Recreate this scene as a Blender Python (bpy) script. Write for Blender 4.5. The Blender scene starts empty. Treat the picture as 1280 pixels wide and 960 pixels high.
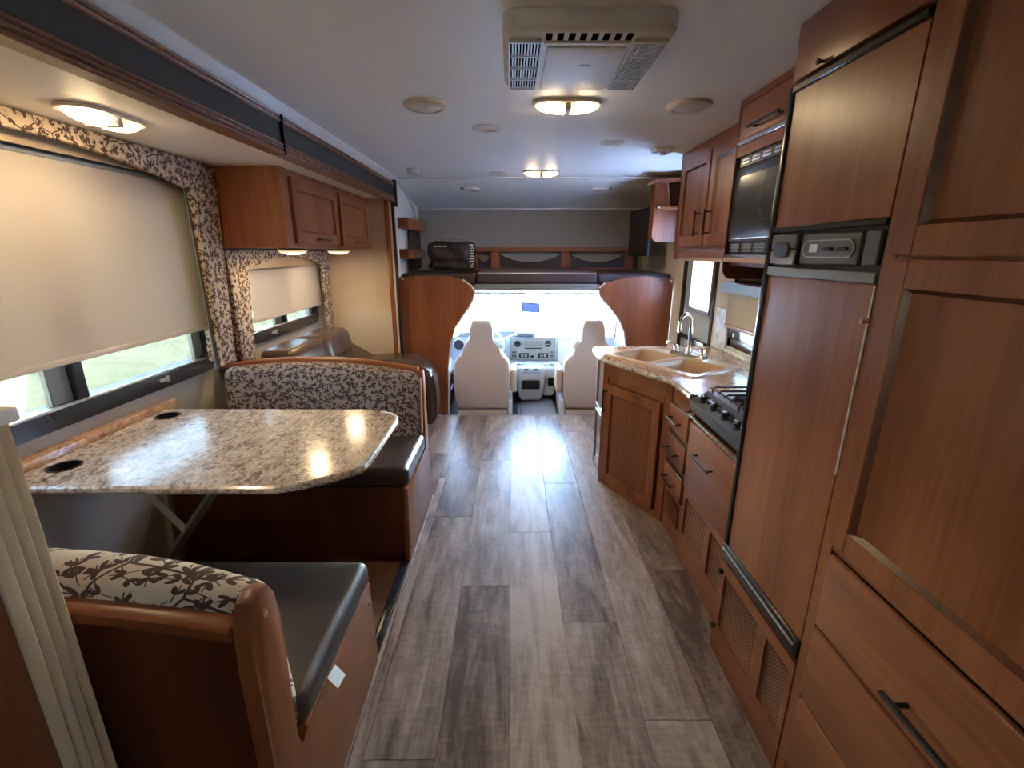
import bpy, bmesh, math, random
from mathutils import Vector, Matrix
random.seed(7)
SC = bpy.context.scene
COL = SC.collection
PI = math.pi

# ------------------------------------------------------------------ camera
FPX, TH, CAMH = 578.5, math.atan(165/578.5), 1.5
cam_d = bpy.data.cameras.new('camera'); cam = bpy.data.objects.new('camera', cam_d); COL.objects.link(cam)
cam_d.sensor_width = 36; cam_d.lens = FPX/1280*36; cam_d.clip_start = 0.02; cam_d.clip_end = 500
cam.location = (0, 0, CAMH); cam.rotation_euler = (PI/2 - TH, 0, 0)
SC.camera = cam

# ------------------------------------------------------------------ world, sun, exposure
w = bpy.data.worlds.new('world'); SC.world = w; w.use_nodes = True
wn = w.node_tree.nodes; wl = w.node_tree.links
sky = wn.new('ShaderNodeTexSky'); sky.sky_type = 'NISHITA'; sky.sun_disc = False
sky.sun_elevation = math.radians(52); sky.sun_rotation = math.radians(200); sky.air_density = 1.0; sky.dust_density = 1.2
wn['Background'].inputs['Strength'].default_value = 3.9
wl.new(sky.outputs[0], wn['Background'].inputs['Color'])
sun_d = bpy.data.lights.new('sun', 'SUN'); sun_d.energy = 20.0; sun_d.angle = math.radians(0.6); sun_d.color = (1, .95, .86)
sun = bpy.data.objects.new('sun', sun_d); COL.objects.link(sun)
sun.rotation_euler = Vector((-0.10, 0.50, -0.86)).to_track_quat('-Z', 'Y').to_euler(); sun.location = (0, -6, 12)
SC.view_settings.view_transform = 'Standard'; SC.view_settings.look = 'None'
SC.view_settings.gamma = 1.0; SC.view_settings.use_curve_mapping = False
SC.view_settings.exposure = 3.2
SC.cycles.use_denoising = True
SC.cycles.max_bounces = 10; SC.cycles.diffuse_bounces = 6; SC.cycles.transparent_max_bounces = 12
SC.cycles.sample_clamp_indirect = 6.0; SC.cycles.caustics_reflective = False; SC.cycles.caustics_refractive = False

# ------------------------------------------------------------------ materials
class NT:
    def __init__(s, name):
        s.m = bpy.data.materials.new(name); s.m.use_nodes = True
        s.t = s.m.node_tree; s.n = s.t.nodes; s.l = s.t.links
        s.b = s.n['Principled BSDF']; s.out = s.n['Material Output']
    def new(s, typ, **kw):
        n = s.n.new(typ)
        for k, v in kw.items():
            if k.startswith('i_'): n.inputs[k[2:].replace('_', ' ')].default_value = v
            else: setattr(n, k, v)
        return n
    def link(s, a, b): s.l.new(a, b)
    def ramp(s, fac, stops, interp='LINEAR'):
        r = s.n.new('ShaderNodeValToRGB'); cr = r.color_ramp; cr.interpolation = interp
        while len(cr.elements) < len(stops): cr.elements.new(.5)
        for e, (p, c) in zip(cr.elements, stops): e.position = p; e.color = (*c, 1) if len(c) == 3 else c
        s.link(fac, r.inputs[0]); return r.outputs[0]
    def coord(s, scale=(1, 1, 1), rot=(0, 0, 0), space='Object', loc=(0, 0, 0)):
        tc = s.n.new('ShaderNodeTexCoord'); mp = s.n.new('ShaderNodeMapping')
        mp.inputs['Scale'].default_value = scale; mp.inputs['Rotation'].default_value = rot; mp.inputs['Location'].default_value = loc
        s.link(tc.outputs[space], mp.inputs[0]); return mp.outputs[0]
    def noise(s, vec, scale, detail=4, rough=.55, dist=0, out=0, dim='3D', W=None):
        n = s.n.new('ShaderNodeTexNoise'); n.noise_dimensions = dim
        n.inputs['Scale'].default_value = scale; n.inputs['Detail'].default_value = detail
        n.inputs['Roughness'].default_value = rough; n.inputs['Distortion'].default_value = dist
        s.link(vec, n.inputs['Vector'])
        if W is not None: s.link(W, n.inputs['W'])
        return n.outputs[out]
    def mix(s, a, b, fac, mode='MIX'):
        m = s.n.new('ShaderNodeMix'); m.data_type = 'RGBA'; m.blend_type = mode
        for k, v in ((0, fac), (6, a), (7, b)):
            if hasattr(v, 'is_linked') or hasattr(v, 'links'): s.link(v, m.inputs[k])
            elif k == 0: m.inputs[0].default_value = v
            else: m.inputs[k].default_value = (*v, 1)
        return m.outputs[2]
    def math(s, op, a, b=None, c=None):
        m = s.n.new('ShaderNodeMath'); m.operation = op
        for i, v in enumerate((a, b, c)):
            if v is None: continue
            if hasattr(v, 'links'): s.link(v, m.inputs[i])
            else: m.inputs[i].default_value = v
        return m.outputs[0]
    def bump(s, h, strength=.2, dist=.01):
        b = s.n.new('ShaderNodeBump'); b.inputs['Strength'].default_value = strength; b.inputs['Distance'].default_value = dist
        s.link(h, b.inputs['Height']); s.link(b.outputs[0], s.b.inputs['Normal'])
    def set(s, color=None, rough=.5, metal=0, spec=None, coat=None):
        if color is not None:
            if hasattr(color, 'links'): s.link(color, s.b.inputs['Base Color'])
            else: s.b.inputs['Base Color'].default_value = (*color, 1)
        s.b.inputs['Roughness'].default_value = rough; s.b.inputs['Metallic'].default_value = metal
        if spec is not None: s.b.inputs['Specular IOR Level'].default_value = spec
        if coat is not None: s.b.inputs['Coat Weight'].default_value = coat; s.b.inputs['Coat Roughness'].default_value = .15
        return s.m

def plain(name, c, rough=.5, metal=0, spec=None, mottle=.06, scale=25, bump=0):
    t = NT(name); v = t.coord()
    n = t.noise(v, scale, 3)
    col = t.mix(tuple(min(1, x*(1+mottle)) for x in c), tuple(x*(1-mottle) for x in c), n)
    if bump: t.bump(t.noise(v, scale*8, 3), bump, .004)
    return t.set(col, rough, metal, spec)

def wood(name, axis, dark, mid, light, rough=.34, fine=34, along=.05):
    t = NT(name)
    sc = [1, 1, 1]; sc['xyz'.index(axis)] = along
    v = t.coord(tuple(sc))
    oi = t.n.new('ShaderNodeObjectInfo')
    big = t.noise(v, 6.5, 3, .5, .6, dim='4D', W=t.math('MULTIPLY', oi.outputs['Random'], 30.0))
    fin = t.noise(v, fine*2.2, 6, .62, .3)
    g = t.math('ADD', t.math('MULTIPLY', big, .62), t.math('MULTIPLY', fin, .38))
    col = t.ramp(g, [(.32, dark), (.5, mid), (.68, light)])
    t.bump(fin, .04, .002)
    return t.set(col, rough, spec=.45)

M = {}
cw = ((.14, .036, .012), (.25, .078, .027), (.355, .130, .048))
for a in 'xyz': M['wood_'+a] = wood('cherry_wood_'+a, a, *cw)
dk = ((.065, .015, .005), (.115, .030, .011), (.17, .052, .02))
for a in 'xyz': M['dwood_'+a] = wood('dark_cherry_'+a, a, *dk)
M['wood_light'] = wood('light_wood', 'y', (.3, .16, .07), (.42, .24, .11), (.52, .32, .16))
M['trimwood'] = wood('fascia_wood', 'y', (.10, .042, .022), (.19, .085, .046), (.30, .15, .085), .3, 60, .02)

def plank_mat():
    t = NT('vinyl_plank')
    oi = t.n.new('ShaderNodeObjectInfo'); rnd = oi.outputs['Random']
    W = t.math('MULTIPLY', rnd, 40.0)
    v = t.coord((1, .22, 1))
    big = t.noise(v, 6.5, 5, .62, 1.6, dim='4D', W=W)
    vf = t.coord((1, .10, 1))
    fin = t.noise(vf, 55, 6, .65, .4, dim='4D', W=W)
    vs = t.coord((.25, 1, 1))
    saw = t.noise(vs, 70, 3, .5, 0, dim='4D', W=W)
    g = t.math('ADD', t.math('MULTIPLY', big, .6), t.math('ADD', t.math('MULTIPLY', fin, .28), t.math('MULTIPLY', saw, .14)))
    g = t.math('ADD', g, t.math('MULTIPLY', t.math('SUBTRACT', rnd, .5), .16))
    col = t.ramp(g, [(.38, (.10, .066, .044)), (.46, (.20, .140, .100)), (.53, (.30, .222, .162)), (.62, (.43, .335, .255))])
    t.bump(t.math('ADD', fin, saw), .10, .002)
    return t.set(col, .36, spec=.24)
M['plank'] = plank_mat()

def granite(name, warm=0):
    t = NT(name); v = t.coord(); v2 = t.coord((1, .55, 1))
    n1 = t.noise(v2, 38, 6, .68, 1.2); n2 = t.noise(v, 120, 4, .6)
    g = t.math('ADD', t.math('MULTIPLY', n1, .68), t.math('MULTIPLY', n2, .32))
    if warm: st = [(.33, (.16, .075, .03)), (.43, (.36, .20, .10)), (.52, (.55, .34, .19)), (.62, (.64, .43, .26)), (.72, (.70, .53, .36))]
    else: st = [(.33, (.075, .055, .048)), (.43, (.22, .16, .125)), (.50, (.47, .38, .30)), (.60, (.64, .55, .45)), (.72, (.72, .66, .58))]
    t.b.inputs['Coat Weight'].default_value = .7; t.b.inputs['Coat Roughness'].default_value = .13; t.b.inputs['Coat IOR'].default_value = 1.5
    return t.set(t.ramp(g, st), .24)
M['granite'] = granite('granite_laminate'); M['granite_w'] = granite('granite_warm', 1)

def floral(name, axes, scale=16.0, base=(.50, .40, .29), ink=(.060, .030, .022)):
    """printed leaf-vine cloth; axes = the two object axes the print lies in"""
    t = NT(name)
    tc = t.n.new('ShaderNodeTexCoord'); sp = t.n.new('ShaderNodeSeparateXYZ'); t.link(tc.outputs['Object'], sp.inputs[0])
    cb = t.n.new('ShaderNodeCombineXYZ')
    for i, a in enumerate(axes):
        src = sp.outputs['xyz'.index(a)] if len(a) == 1 else t.math('ADD', sp.outputs['xyz'.index(a[0])], sp.outputs['xyz'.index(a[1])])
        t.link(src, cb.inputs[i])
    dn = t.n.new('ShaderNodeTexNoise'); dn.inputs['Scale'].default_value = 9; dn.inputs['Detail'].default_value = 1
    t.link(cb.outputs[0], dn.inputs['Vector'])
    off = t.n.new('ShaderNodeVectorMath'); off.operation = 'MULTIPLY_ADD'
    t.link(dn.outputs['Color'], off.inputs[0]); off.inputs[1].default_value = (.03, .03, 0); t.link(cb.outputs[0], off.inputs[2])
    masks = []
    for k, (sc_, sh) in enumerate(((scale, (0, 0, 0)), (scale*1.15, (3.3, 1.7, 0)), (scale*1.05, (7.1, 5.2, 0)))):
        mp = t.n.new('ShaderNodeVectorMath'); mp.operation = 'MULTIPLY_ADD'
        t.link(off.outputs[0], mp.inputs[0]); mp.inputs[1].default_value = (sc_, sc_, 0); mp.inputs[2].default_value = sh
        vo = t.n.new('ShaderNodeTexVoronoi'); vo.voronoi_dimensions = '2D'; vo.inputs['Scale'].default_value = 1; vo.inputs['Randomness'].default_value = .8
        t.link(mp.outputs[0], vo.inputs['Vector'])
        d = t.n.new('ShaderNodeVectorMath'); d.operation = 'SUBTRACT'
        t.link(mp.outputs[0], d.inputs[0]); t.link(vo.outputs['Position'], d.inputs[1])
        ang = t.math('MULTIPLY', t.n.new('ShaderNodeSeparateColor').outputs[0], 6.28)
        t.link(vo.outputs['Color'], ang.node.inputs[0].links[0].from_node.inputs[0])
        ro = t.n.new('ShaderNodeVectorRotate'); ro.rotation_type = 'Z_AXIS'
        t.link(d.outputs[0], ro.inputs['Vector']); t.link(ang, ro.inputs['Angle'])
        s2 = t.n.new('ShaderNodeSeparateXYZ'); t.link(ro.outputs[0], s2.inputs[0])
        ax_ = t.math('ABSOLUTE', s2.outputs[0])
        for (cx, cy, a_, b_, tilt) in ((.20, .10, .19, .085, .5), (.17, -.12, .17, .08, -.6)):
            px = t.math('SUBTRACT', ax_ if k == 0 else s2.outputs[0], cx); py = t.math('SUBTRACT', s2.outputs[1], cy)
            c_, s_ = math.cos(tilt), math.sin(tilt)
            qx = t.math('ADD', t.math('MULTIPLY', px, c_/a_), t.math('MULTIPLY', py, s_/a_))
            qy = t.math('ADD', t.math('MULTIPLY', px, -s_/b_), t.math('MULTIPLY', py, c_/b_))
            r2 = t.math('ADD', t.math('MULTIPLY', qx, qx), t.math('MULTIPLY', qy, qy))
            masks.append(t.math('LESS_THAN', r2, 1.0))
        st = t.math('MULTIPLY', t.math('LESS_THAN', t.math('ABSOLUTE', s2.outputs[1]), .022), t.math('LESS_THAN', ax_, .45))
        masks.append(st)
    ve = t.n.new('ShaderNodeTexVoronoi'); ve.voronoi_dimensions = '2D'; ve.feature = 'DISTANCE_TO_EDGE'; ve.inputs['Scale'].default_value = scale*.52
    t.link(off.outputs[0], ve.inputs['Vector'])
    masks.append(t.math('LESS_THAN', ve.outputs['Distance'], .022))
    m = masks[0]
    for q in masks[1:]: m = t.math('MAXIMUM', m, q)
    n = t.noise(cb.outputs[0], 6, 2)
    bcol = t.mix(base, tuple(x*.85 for x in base), n)
    weave = t.noise(cb.outputs[0], 500, 2)
    t.bump(weave, .1, .002)
    return t.set(t.mix(bcol, ink, m), .8)
M['floral_yz'] = floral('floral_cloth_wall', ('xy', 'z'), 21, base=(.52, .41, .30))
M['floral_xz'] = floral('floral_cloth_bench', ('x', 'yz'), 21, base=(.34, .265, .245), ink=(.045, .020, .020))
M['floral_top'] = floral('floral_cloth_bench_near', ('x', 'yz'), 14, base=(.60, .51, .41))

def leather(name, c, rough=.36):
    t = NT(name); v = t.coord()
    n = t.noise(v, 7, 4, .6, .4); f = t.noise(v, 220, 4, .6)
    col = t.mix(tuple(x*.75 for x in c), tuple(x*1.25 for x in c), n)
    t.bump(t.math('ADD', t.math('MULTIPLY', n, .8), t.math('MULTIPLY', f, .25)), .25, .012)
    return t.set(col, rough, spec=.5)
M['leather'] = leather('dark_brown_leather', (.048, .036, .031), .36)
M['leather_b'] = leather('brown_sofa_leather', (.060, .036, .027), .26)
M['vinyl'] = leather('bunk_vinyl', (.055, .038, .042), .42)
def ceil_mat():
    t = NT('ceiling_fabric'); v = t.coord((1, 1, 1)); n = t.noise(v, 7, 5, .65); f = t.noise(v, 60, 3)
    col = t.mix((.74, .79, .77), (.86, .90, .88), t.math('ADD', t.math('MULTIPLY', n, .7), t.math('MULTIPLY', f, .3)))
    t.bump(f, .06, .003)
    t.b.inputs['Coat Weight'].default_value = .12; t.b.inputs['Coat Roughness'].default_value = .3
    return t.set(col, .55)
M['ceiling'] = ceil_mat()
M['cream'] = plain('cream_wallboard', (.62, .54, .41), .6, mottle=.05, scale=12)
M['cream_end'] = plain('tan_wallboard', (.62, .49, .36), .6, mottle=.05, scale=12)
M['grey_wall'] = plain('grey_wallboard', (.46, .43, .38), .6)
M['white_wall'] = plain('white_wallboard', (.66, .65, .60), .6, mottle=.04, scale=9)
M['taupe'] = plain('taupe_fabric', (.29, .262, .225), .85, mottle=.1, scale=14)
M['white_pl'] = plain('white_plastic', (.62, .62, .60), .4, mottle=.02)
M['bone_pl'] = plain('bone_plastic', (.60, .53, .46), .42, mottle=.03)
M['ac_pl'] = plain('ac_plastic', (.72, .70, .67), .45, mottle=.02)
M['black'] = plain('black_plastic', (.012, .012, .013), .35)
M['black_s'] = plain('black_satin', (.02, .02, .022), .22, spec=.6)
M['band'] = plain('black_fascia_band', (.008, .0072, .0065), .6)
M['dark_metal'] = plain('dark_bronze_metal', (.035, .028, .025), .32, .7)
M['grey_pl'] = plain('grey_plastic', (.18, .18, .175), .4)
M['mid_grey'] = plain('mid_grey_plastic', (.30, .30, .29), .4)
M['silver'] = plain('silver_metal', (.55, .55, .56), .25, 1)
M['alum'] = plain('brushed_aluminium', (.42, .41, .40), .38, .9)
M['chrome'] = plain('chrome', (.75, .75, .76), .09, 1, mottle=.01)
M['bone_sink'] = plain('bone_sink', (.62, .44, .29), .25, mottle=.02)
M['steel_tan'] = plain('tan_metal', (.50, .38, .22), .3, .35)
M['blue_grey'] = plain('blue_grey_vinyl', (.20, .21, .21), .4)
M['dash'] = plain('dash_plastic', (.46, .52, .60), .5, mottle=.04)
M['dash_d'] = plain('dash_dark', (.20, .23, .27), .5)
M['dash_l'] = plain('dash_light', (.66, .68, .70), .5)
M['carpet'] = plain('cab_carpet', (.30, .31, .32), .95, mottle=.15, scale=60, bump=.3)
M['seat_cloth'] = plain('tan_seat_cloth', (.60, .51, .41), .75, mottle=.05, scale=30, bump=.1)
M['screen'] = plain('black_screen', (.012, .012, .013), .25)
M['tag'] = plain('white_paper', (.75, .74, .70), .7)
M['peg'] = plain('pale_peg', (.6, .34, .17), .5)
M['brass'] = plain('brown_cap', (.10, .035, .018), .5)
M['oldwood'] = wood('slide_floor_wood', 'y', (.10, .05, .025), (.19, .105, .06), (.28, .17, .1), .35, 30, .08)
M['flute'] = wood('tan_fluted_wood', 'z', (.34, .215, .125), (.42, .28, .17), (.49, .34, .215), .5, 40, .04)
M['marble'] = (lambda t: t.set(t.ramp(t.noise(t.coord(), 14, 6, .65, 1.5), [(.35, (.34, .33, .30)), (.5, (.58, .57, .53)), (.65, (.72, .70, .66))]), .35))(NT('marble_backsplash'))
M['door_grey'] = plain('entry_door_grey', (.36, .36, .34), .5)
M['tableleg'] = plain('grey_metal_tube', (.36, .34, .31), .35, .6)

def blind_mat():
    t = NT('cream_roller_shade'); v = t.coord((1, 1, 1)); n = t.noise(v, 160, 2)
    t.set(t.mix((.62, .55, .46), (.56, .50, .41), n), .8)
    tr = t.n.new('ShaderNodeBsdfTranslucent'); tr.inputs[0].default_value = (.66, .54, .42, 1)
    mx = t.n.new('ShaderNodeMixShader'); mx.inputs[0].default_value = .22
    t.link(t.b.outputs[0], mx.inputs[1]); t.link(tr.outputs[0], mx.inputs[2]); t.link(mx.outputs[0], t.out.inputs[0])
    return t.m
M['blind'] = blind_mat()
def glass_mat(name='window_glass', tint=(.93, .96, .95), refl=.06, rough=.02):
    t = NT(name); t.n.remove(t.b)
    tr = t.n.new('ShaderNodeBsdfTransparent'); tr.inputs[0].default_value = (*tint, 1)
    gl = t.n.new('ShaderNodeBsdfGlossy'); gl.inputs['Roughness'].default_value = rough
    lw = t.n.new('ShaderNodeFresnel'); lw.inputs[0].default_value = 1.45
    nz = t.noise(t.coord(), 3, 1)
    mx = t.n.new('ShaderNodeMixShader'); t.link(t.math('ADD', t.math('MULTIPLY', lw.outputs[0], .8), t.math('MULTIPLY', nz, refl*.2)), mx.inputs[0])
    t.link(tr.outputs[0], mx.inputs[1]); t.link(gl.outputs[0], mx.inputs[2]); t.link(mx.outputs[0], t.out.inputs[0])
    return t.m
M['glass'] = glass_mat()
M['tint'] = glass_mat('tinted_slide_glass', (.31, .32, .30))
M['bagplastic'] = glass_mat('clear_bag_plastic', (.80, .80, .82), .2, .06)
def frosted():
    t = NT('frosted_door_glass'); t.n.remove(t.b)
    tr = t.n.new('ShaderNodeBsdfTransparent'); tr.inputs[0].default_value = (.12, .13, .14, 1)
    tl = t.n.new('ShaderNodeBsdfTranslucent'); tl.inputs[0].default_value = (.56, .60, .70, 1)
    df = t.noise(t.coord(), 30, 2)
    mx = t.n.new('ShaderNodeMixShader'); t.link(t.math('MULTIPLY_ADD', df, .1, .6), mx.inputs[0])
    t.link(tr.outputs[0], mx.inputs[1]); t.link(tl.outputs[0], mx.inputs[2]); t.link(mx.outputs[0], t.out.inputs[0])
    return t.m
M['frosted'] = frosted()

def lens_mat(name, strength, col=(1, .70, .36), centers=((0, 0, 0),), rad=.07):
    """lit lamp lens: a hot spot in front of each bulb, warm glow around it"""
    t = NT(name); t.n.remove(t.b)
    tc = t.n.new('ShaderNodeTexCoord'); acc = None
    for c in centers:
        d = t.n.new('ShaderNodeVectorMath'); d.operation = 'DISTANCE'; t.link(tc.outputs['Object'], d.inputs[0]); d.inputs[1].default_value = c
        f = t.math('MAXIMUM', t.math('SUBTRACT', 1.0, t.math('DIVIDE', d.outputs['Value'], rad)), 0.0)
        f = t.math('MULTIPLY', f, f)
        acc = f if acc is None else t.math('MAXIMUM', acc, f)
    em = t.n.new('ShaderNodeEmission')
    t.link(t.mix(col, (1, .80, .52), acc), em.inputs[0]); t.link(t.math('MULTIPLY_ADD', acc, strength*5.5, .11), em.inputs[1])
    t.link(em.outputs[0], t.out.inputs[0]); return t.m

def ground_mat():
    t = NT('outdoor_ground'); v = t.coord()
    tc = t.n.new('ShaderNodeTexCoord'); sp = t.n.new('ShaderNodeSeparateXYZ'); t.link(tc.outputs['Object'], sp.inputs[0])
    n = t.noise(v, .9, 6, .65); f = t.noise(v, 9, 4)
    grass = t.ramp(t.math('ADD', t.math('MULTIPLY', n, .6), t.math('MULTIPLY', f, .4)), [(.35, (.10, .11, .05)), (.5, (.165, .17, .095)), (.65, (.24, .225, .15))])
    conc = t.mix((.72, .70, .66), (.62, .60, .57), f)
    side = t.math('GREATER_THAN', t.math('ADD', sp.outputs[0], t.math('MULTIPLY', n, 1.0)), -3.2)
    return t.set(t.mix(grass, conc, side), .9)
M['ground'] = ground_mat()
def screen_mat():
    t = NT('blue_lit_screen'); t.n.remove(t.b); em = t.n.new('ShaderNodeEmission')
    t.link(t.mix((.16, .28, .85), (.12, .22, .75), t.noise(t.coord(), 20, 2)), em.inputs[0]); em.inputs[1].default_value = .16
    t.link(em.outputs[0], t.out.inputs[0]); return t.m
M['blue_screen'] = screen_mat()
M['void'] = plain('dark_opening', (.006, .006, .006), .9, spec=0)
M['ctl'] = plain('charcoal_plastic', (.085, .088, .085), .4)
M['stove_front'] = plain('dark_steel', (.075, .08, .085), .28, .3)
M['mw_glass'] = plain('microwave_glass', (.045, .052, .05), .14, spec=.7)
M['soffit'] = plain('slide_soffit_board', (.86, .80, .69), .5, mottle=.03, scale=9)

# ------------------------------------------------------------------ mesh helpers
class MB:
    def __init__(s, xf=None): s.bm = bmesh.new(); s.xf = xf
    def _bev(s, geom_faces, bev, seg, edges=None):
        if edges is None:
            edges = list({e for f in geom_faces for e in f.edges})
        bmesh.ops.bevel(s.bm, geom=edges, offset=bev, offset_type='OFFSET', segments=seg, profile=.5, affect='EDGES', clamp_overlap=True)
    def box(s, x0, x1, y0, y1, z0, z1, bev=0, seg=2):
        vs = [s.bm.verts.new(p) for p in ((x0,y0,z0),(x1,y0,z0),(x1,y1,z0),(x0,y1,z0),(x0,y0,z1),(x1,y0,z1),(x1,y1,z1),(x0,y1,z1))]
        fs = [s.bm.faces.new([vs[i] for i in q]) for q in ((3,2,1,0),(4,5,6,7),(0,1,5,4),(1,2,6,5),(2,3,7,6),(3,0,4,7))]
        if bev: s._bev(fs, bev, seg)
        return s
    def prism(s, pts, axis, a, b, bev=0, seg=2, allb=False):
        def P(p, t):
            return {'x': (t, p[0], p[1]), 'y': (p[0], t, p[1]), 'z': (p[0], p[1], t)}[axis]
        v0 = [s.bm.verts.new(P(p, a)) for p in pts]; v1 = [s.bm.verts.new(P(p, b)) for p in pts]
        n = len(pts); f0 = s.bm.faces.new(v0); f1 = s.bm.faces.new(v1[::-1])
        side = [s.bm.faces.new((v0[i], v0[(i+1) % n], v1[(i+1) % n], v1[i])) for i in range(n)]
        if bev:
            ed = list(set(f0.edges) | set(f1.edges))
            if allb: ed = list({e for f in [f0, f1]+side for e in f.edges})
            s._bev(None, bev, seg, ed)
        return s
    def tube(s, pts, r, n=10, closed=False):
        pts = [Vector(p) for p in pts]; m = len(pts); rings = []
        up = Vector((0, 0, 1))
        for i, p in enumerate(pts):
            if closed: d = pts[(i+1) % m]-pts[(i-1) % m]
            else: d = pts[min(i+1, m-1)]-pts[max(i-1, 0)]
            d.normalize()
            a = d.cross(up) if abs(d.dot(up)) < .95 else d.cross(Vector((1, 0, 0)))
            a.normalize(); b = d.cross(a)
            rr = r[i] if isinstance(r, (list, tuple)) else r
            rings.append([s.bm.verts.new(p + a*rr*math.cos(2*PI*k/n) + b*rr*math.sin(2*PI*k/n)) for k in range(n)])
        for i in range(m if closed else m-1):
            A, B = rings[i], rings[(i+1) % m]
            off = 0
            if closed and i == m-1:
                off = min(range(n), key=lambda o: sum((A[k].co-B[(k+o) % n].co).length for k in range(n)))
            for k in range(n): s.bm.faces.new((A[k], A[(k+1) % n], B[(k+1+off) % n], B[(k+off) % n]))
        if not closed: s.bm.faces.new(rings[0][::-1]); s.bm.faces.new(rings[-1])
        return s
    def lathe(s, prof, c, axis='z', n=28, sx=1, sy=1, capa=True, capb=True):
        c = Vector(c); rings = []
        for r, h in prof:
            ring = []
            for k in range(n):
                a = 2*PI*k/n; u, v = r*math.cos(a)*sx, r*math.sin(a)*sy
                q = {'z': (u, v, h), 'x': (h, u, v), 'y': (u, h, v)}[axis]
                ring.append(s.bm.verts.new(c + Vector(q)))
            rings.append(ring)
        for A, B in zip(rings, rings[1:]):
            for k in range(n): s.bm.faces.new((A[k], A[(k+1) % n], B[(k+1) % n], B[k]))
        if capa: s.bm.faces.new(rings[0][::-1])
        if capb: s.bm.faces.new(rings[-1])
        return s
    def grid(s, fn, nu, nv, thick=None, closeu=False):
        V = [[s.bm.verts.new(fn(i/nu, j/nv)) for j in range(nv+1)] for i in range(nu+(0 if closeu else 1))]
        k = len(V)
        fs = [s.bm.faces.new((V[i][j], V[(i+1) % k][j], V[(i+1) % k][j+1], V[i][j+1])) for i in range(nu) for j in range(nv)]
        if thick:
            bmesh.ops.recalc_face_normals(s.bm, faces=fs)
            bmesh.ops.solidify(s.bm, geom=fs, thickness=thick)
        return s
    def soft(s, x0, x1, y0, y1, z0, z1, r, f=None, n=10):
        """rounded cushion; f maps (point, unit coords) to a shaped point"""
        def ax(a, b):
            h = (b-a)/2; rr = min(r, h*.98); c = (a+b)/2; L = []
            for q in (0, .25, .5, .75, 1): L.append(-h + rr*q)
            for i in range(1, n): L.append(-(h-rr) + 2*(h-rr)*i/n)
            for q in (1, .75, .5, .25, 0): L.append(h - rr*q)
            return c, h, rr, L
        A = [ax(x0, x1), ax(y0, y1), ax(z0, z1)]
        rr = min(a[2] for a in A); cache = {}
        def vert(i, j, k):
            key = (i, j, k)
            if key in cache: return cache[key]
            q = [A[0][3][i], A[1][3][j], A[2][3][k]]
            inn = [max(-(A[t][1]-rr), min(A[t][1]-rr, q[t])) for t in range(3)]
            d = Vector([q[t]-inn[t] for t in range(3)])
            if d.length > 1e-9:
                mx = max(abs(x) for x in d); d = d.normalized()*min(rr, mx if mx > 0 else rr)
            p = Vector([A[t][0]+inn[t]+d[t] for t in range(3)])
            u = Vector([q[t]/A[t][1] for t in range(3)])
            if f: p = Vector(f(p, u))
            cache[key] = s.bm.verts.new(p); return cache[key]
        N = [len(a[3])-1 for a in A]
        for t in range(3):
            a, b = [q for q in range(3) if q != t]
            for side in (0, N[t]):
                for i in range(N[a]):
                    for j in range(N[b]):
                        idx = []
                        for (di, dj) in ((0, 0), (1, 0), (1, 1), (0, 1)):
                            c = [0, 0, 0]; c[t] = side; c[a] = i+di; c[b] = j+dj; idx.append(vert(*c))
                        s.bm.faces.new(idx)
        return s
    def build(s, name, mat, parent=None, ang=38, kind=None):
        bm = s.bm
        if s.xf:
            for v in bm.verts: v.co = Vector(s.xf(*v.co))
        bmesh.ops.recalc_face_normals(bm, faces=bm.faces)
        off = Vector((0, 0, 0)); p = parent
        while p is not None: off += p.location; p = p.parent
        me = bpy.data.meshes.new(name)
        o = bpy.data.objects.new(name, me); COL.objects.link(o)
        if parent is None and bm.verts:
            xs = [v.co.x for v in bm.verts]; ys = [v.co.y for v in bm.verts]; zs = [v.co.z for v in bm.verts]
            o.location = ((min(xs)+max(xs))/2, (min(ys)+max(ys))/2, min(zs)); off = o.location.copy()
        for v in bm.verts: v.co -= off
        bm.to_mesh(me); bm.free()
        for pl in me.polygons: pl.use_smooth = True
        me.set_sharp_from_angle(angle=math.radians(ang))
        me.materials.append(M[mat] if isinstance(mat, str) else mat)
        if parent: o.parent = parent
        if kind: o['kind'] = kind
        return o

def thing(name, label, cat, loc=(0, 0, 0), group=None):
    o = bpy.data.objects.new(name, None); COL.objects.link(o); o.location = loc; o.empty_display_size = .1
    o['label'] = label; o['category'] = cat
    if group: o['group'] = group
    return o
def tag(o, label, cat, group=None):
    o['label'] = label; o['category'] = cat
    if group: o['group'] = group
    return o
def struct(o, label=None, cat=None):
    o['kind'] = 'structure'
    if label: o['label'] = label
    if cat: o['category'] = cat
    return o
def sempty(name, loc, label, cat): return struct(thing(name, label, cat, loc))
def copy_tree(o, parent=None):
    c = o.copy(); COL.objects.link(c)
    if parent: c.parent = parent
    for ch in list(o.children): copy_tree(ch, c)
    return c

def faceR(X): return lambda u, w, v: (X-w, u, v)     # a front that looks to -x ; u = y
def faceL(X): return lambda u, w, v: (X+w, u, v)     # a front that looks to +x
def faceN(Y): return lambda u, w, v: (u, Y-w, v)     # a front that looks to -y

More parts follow.
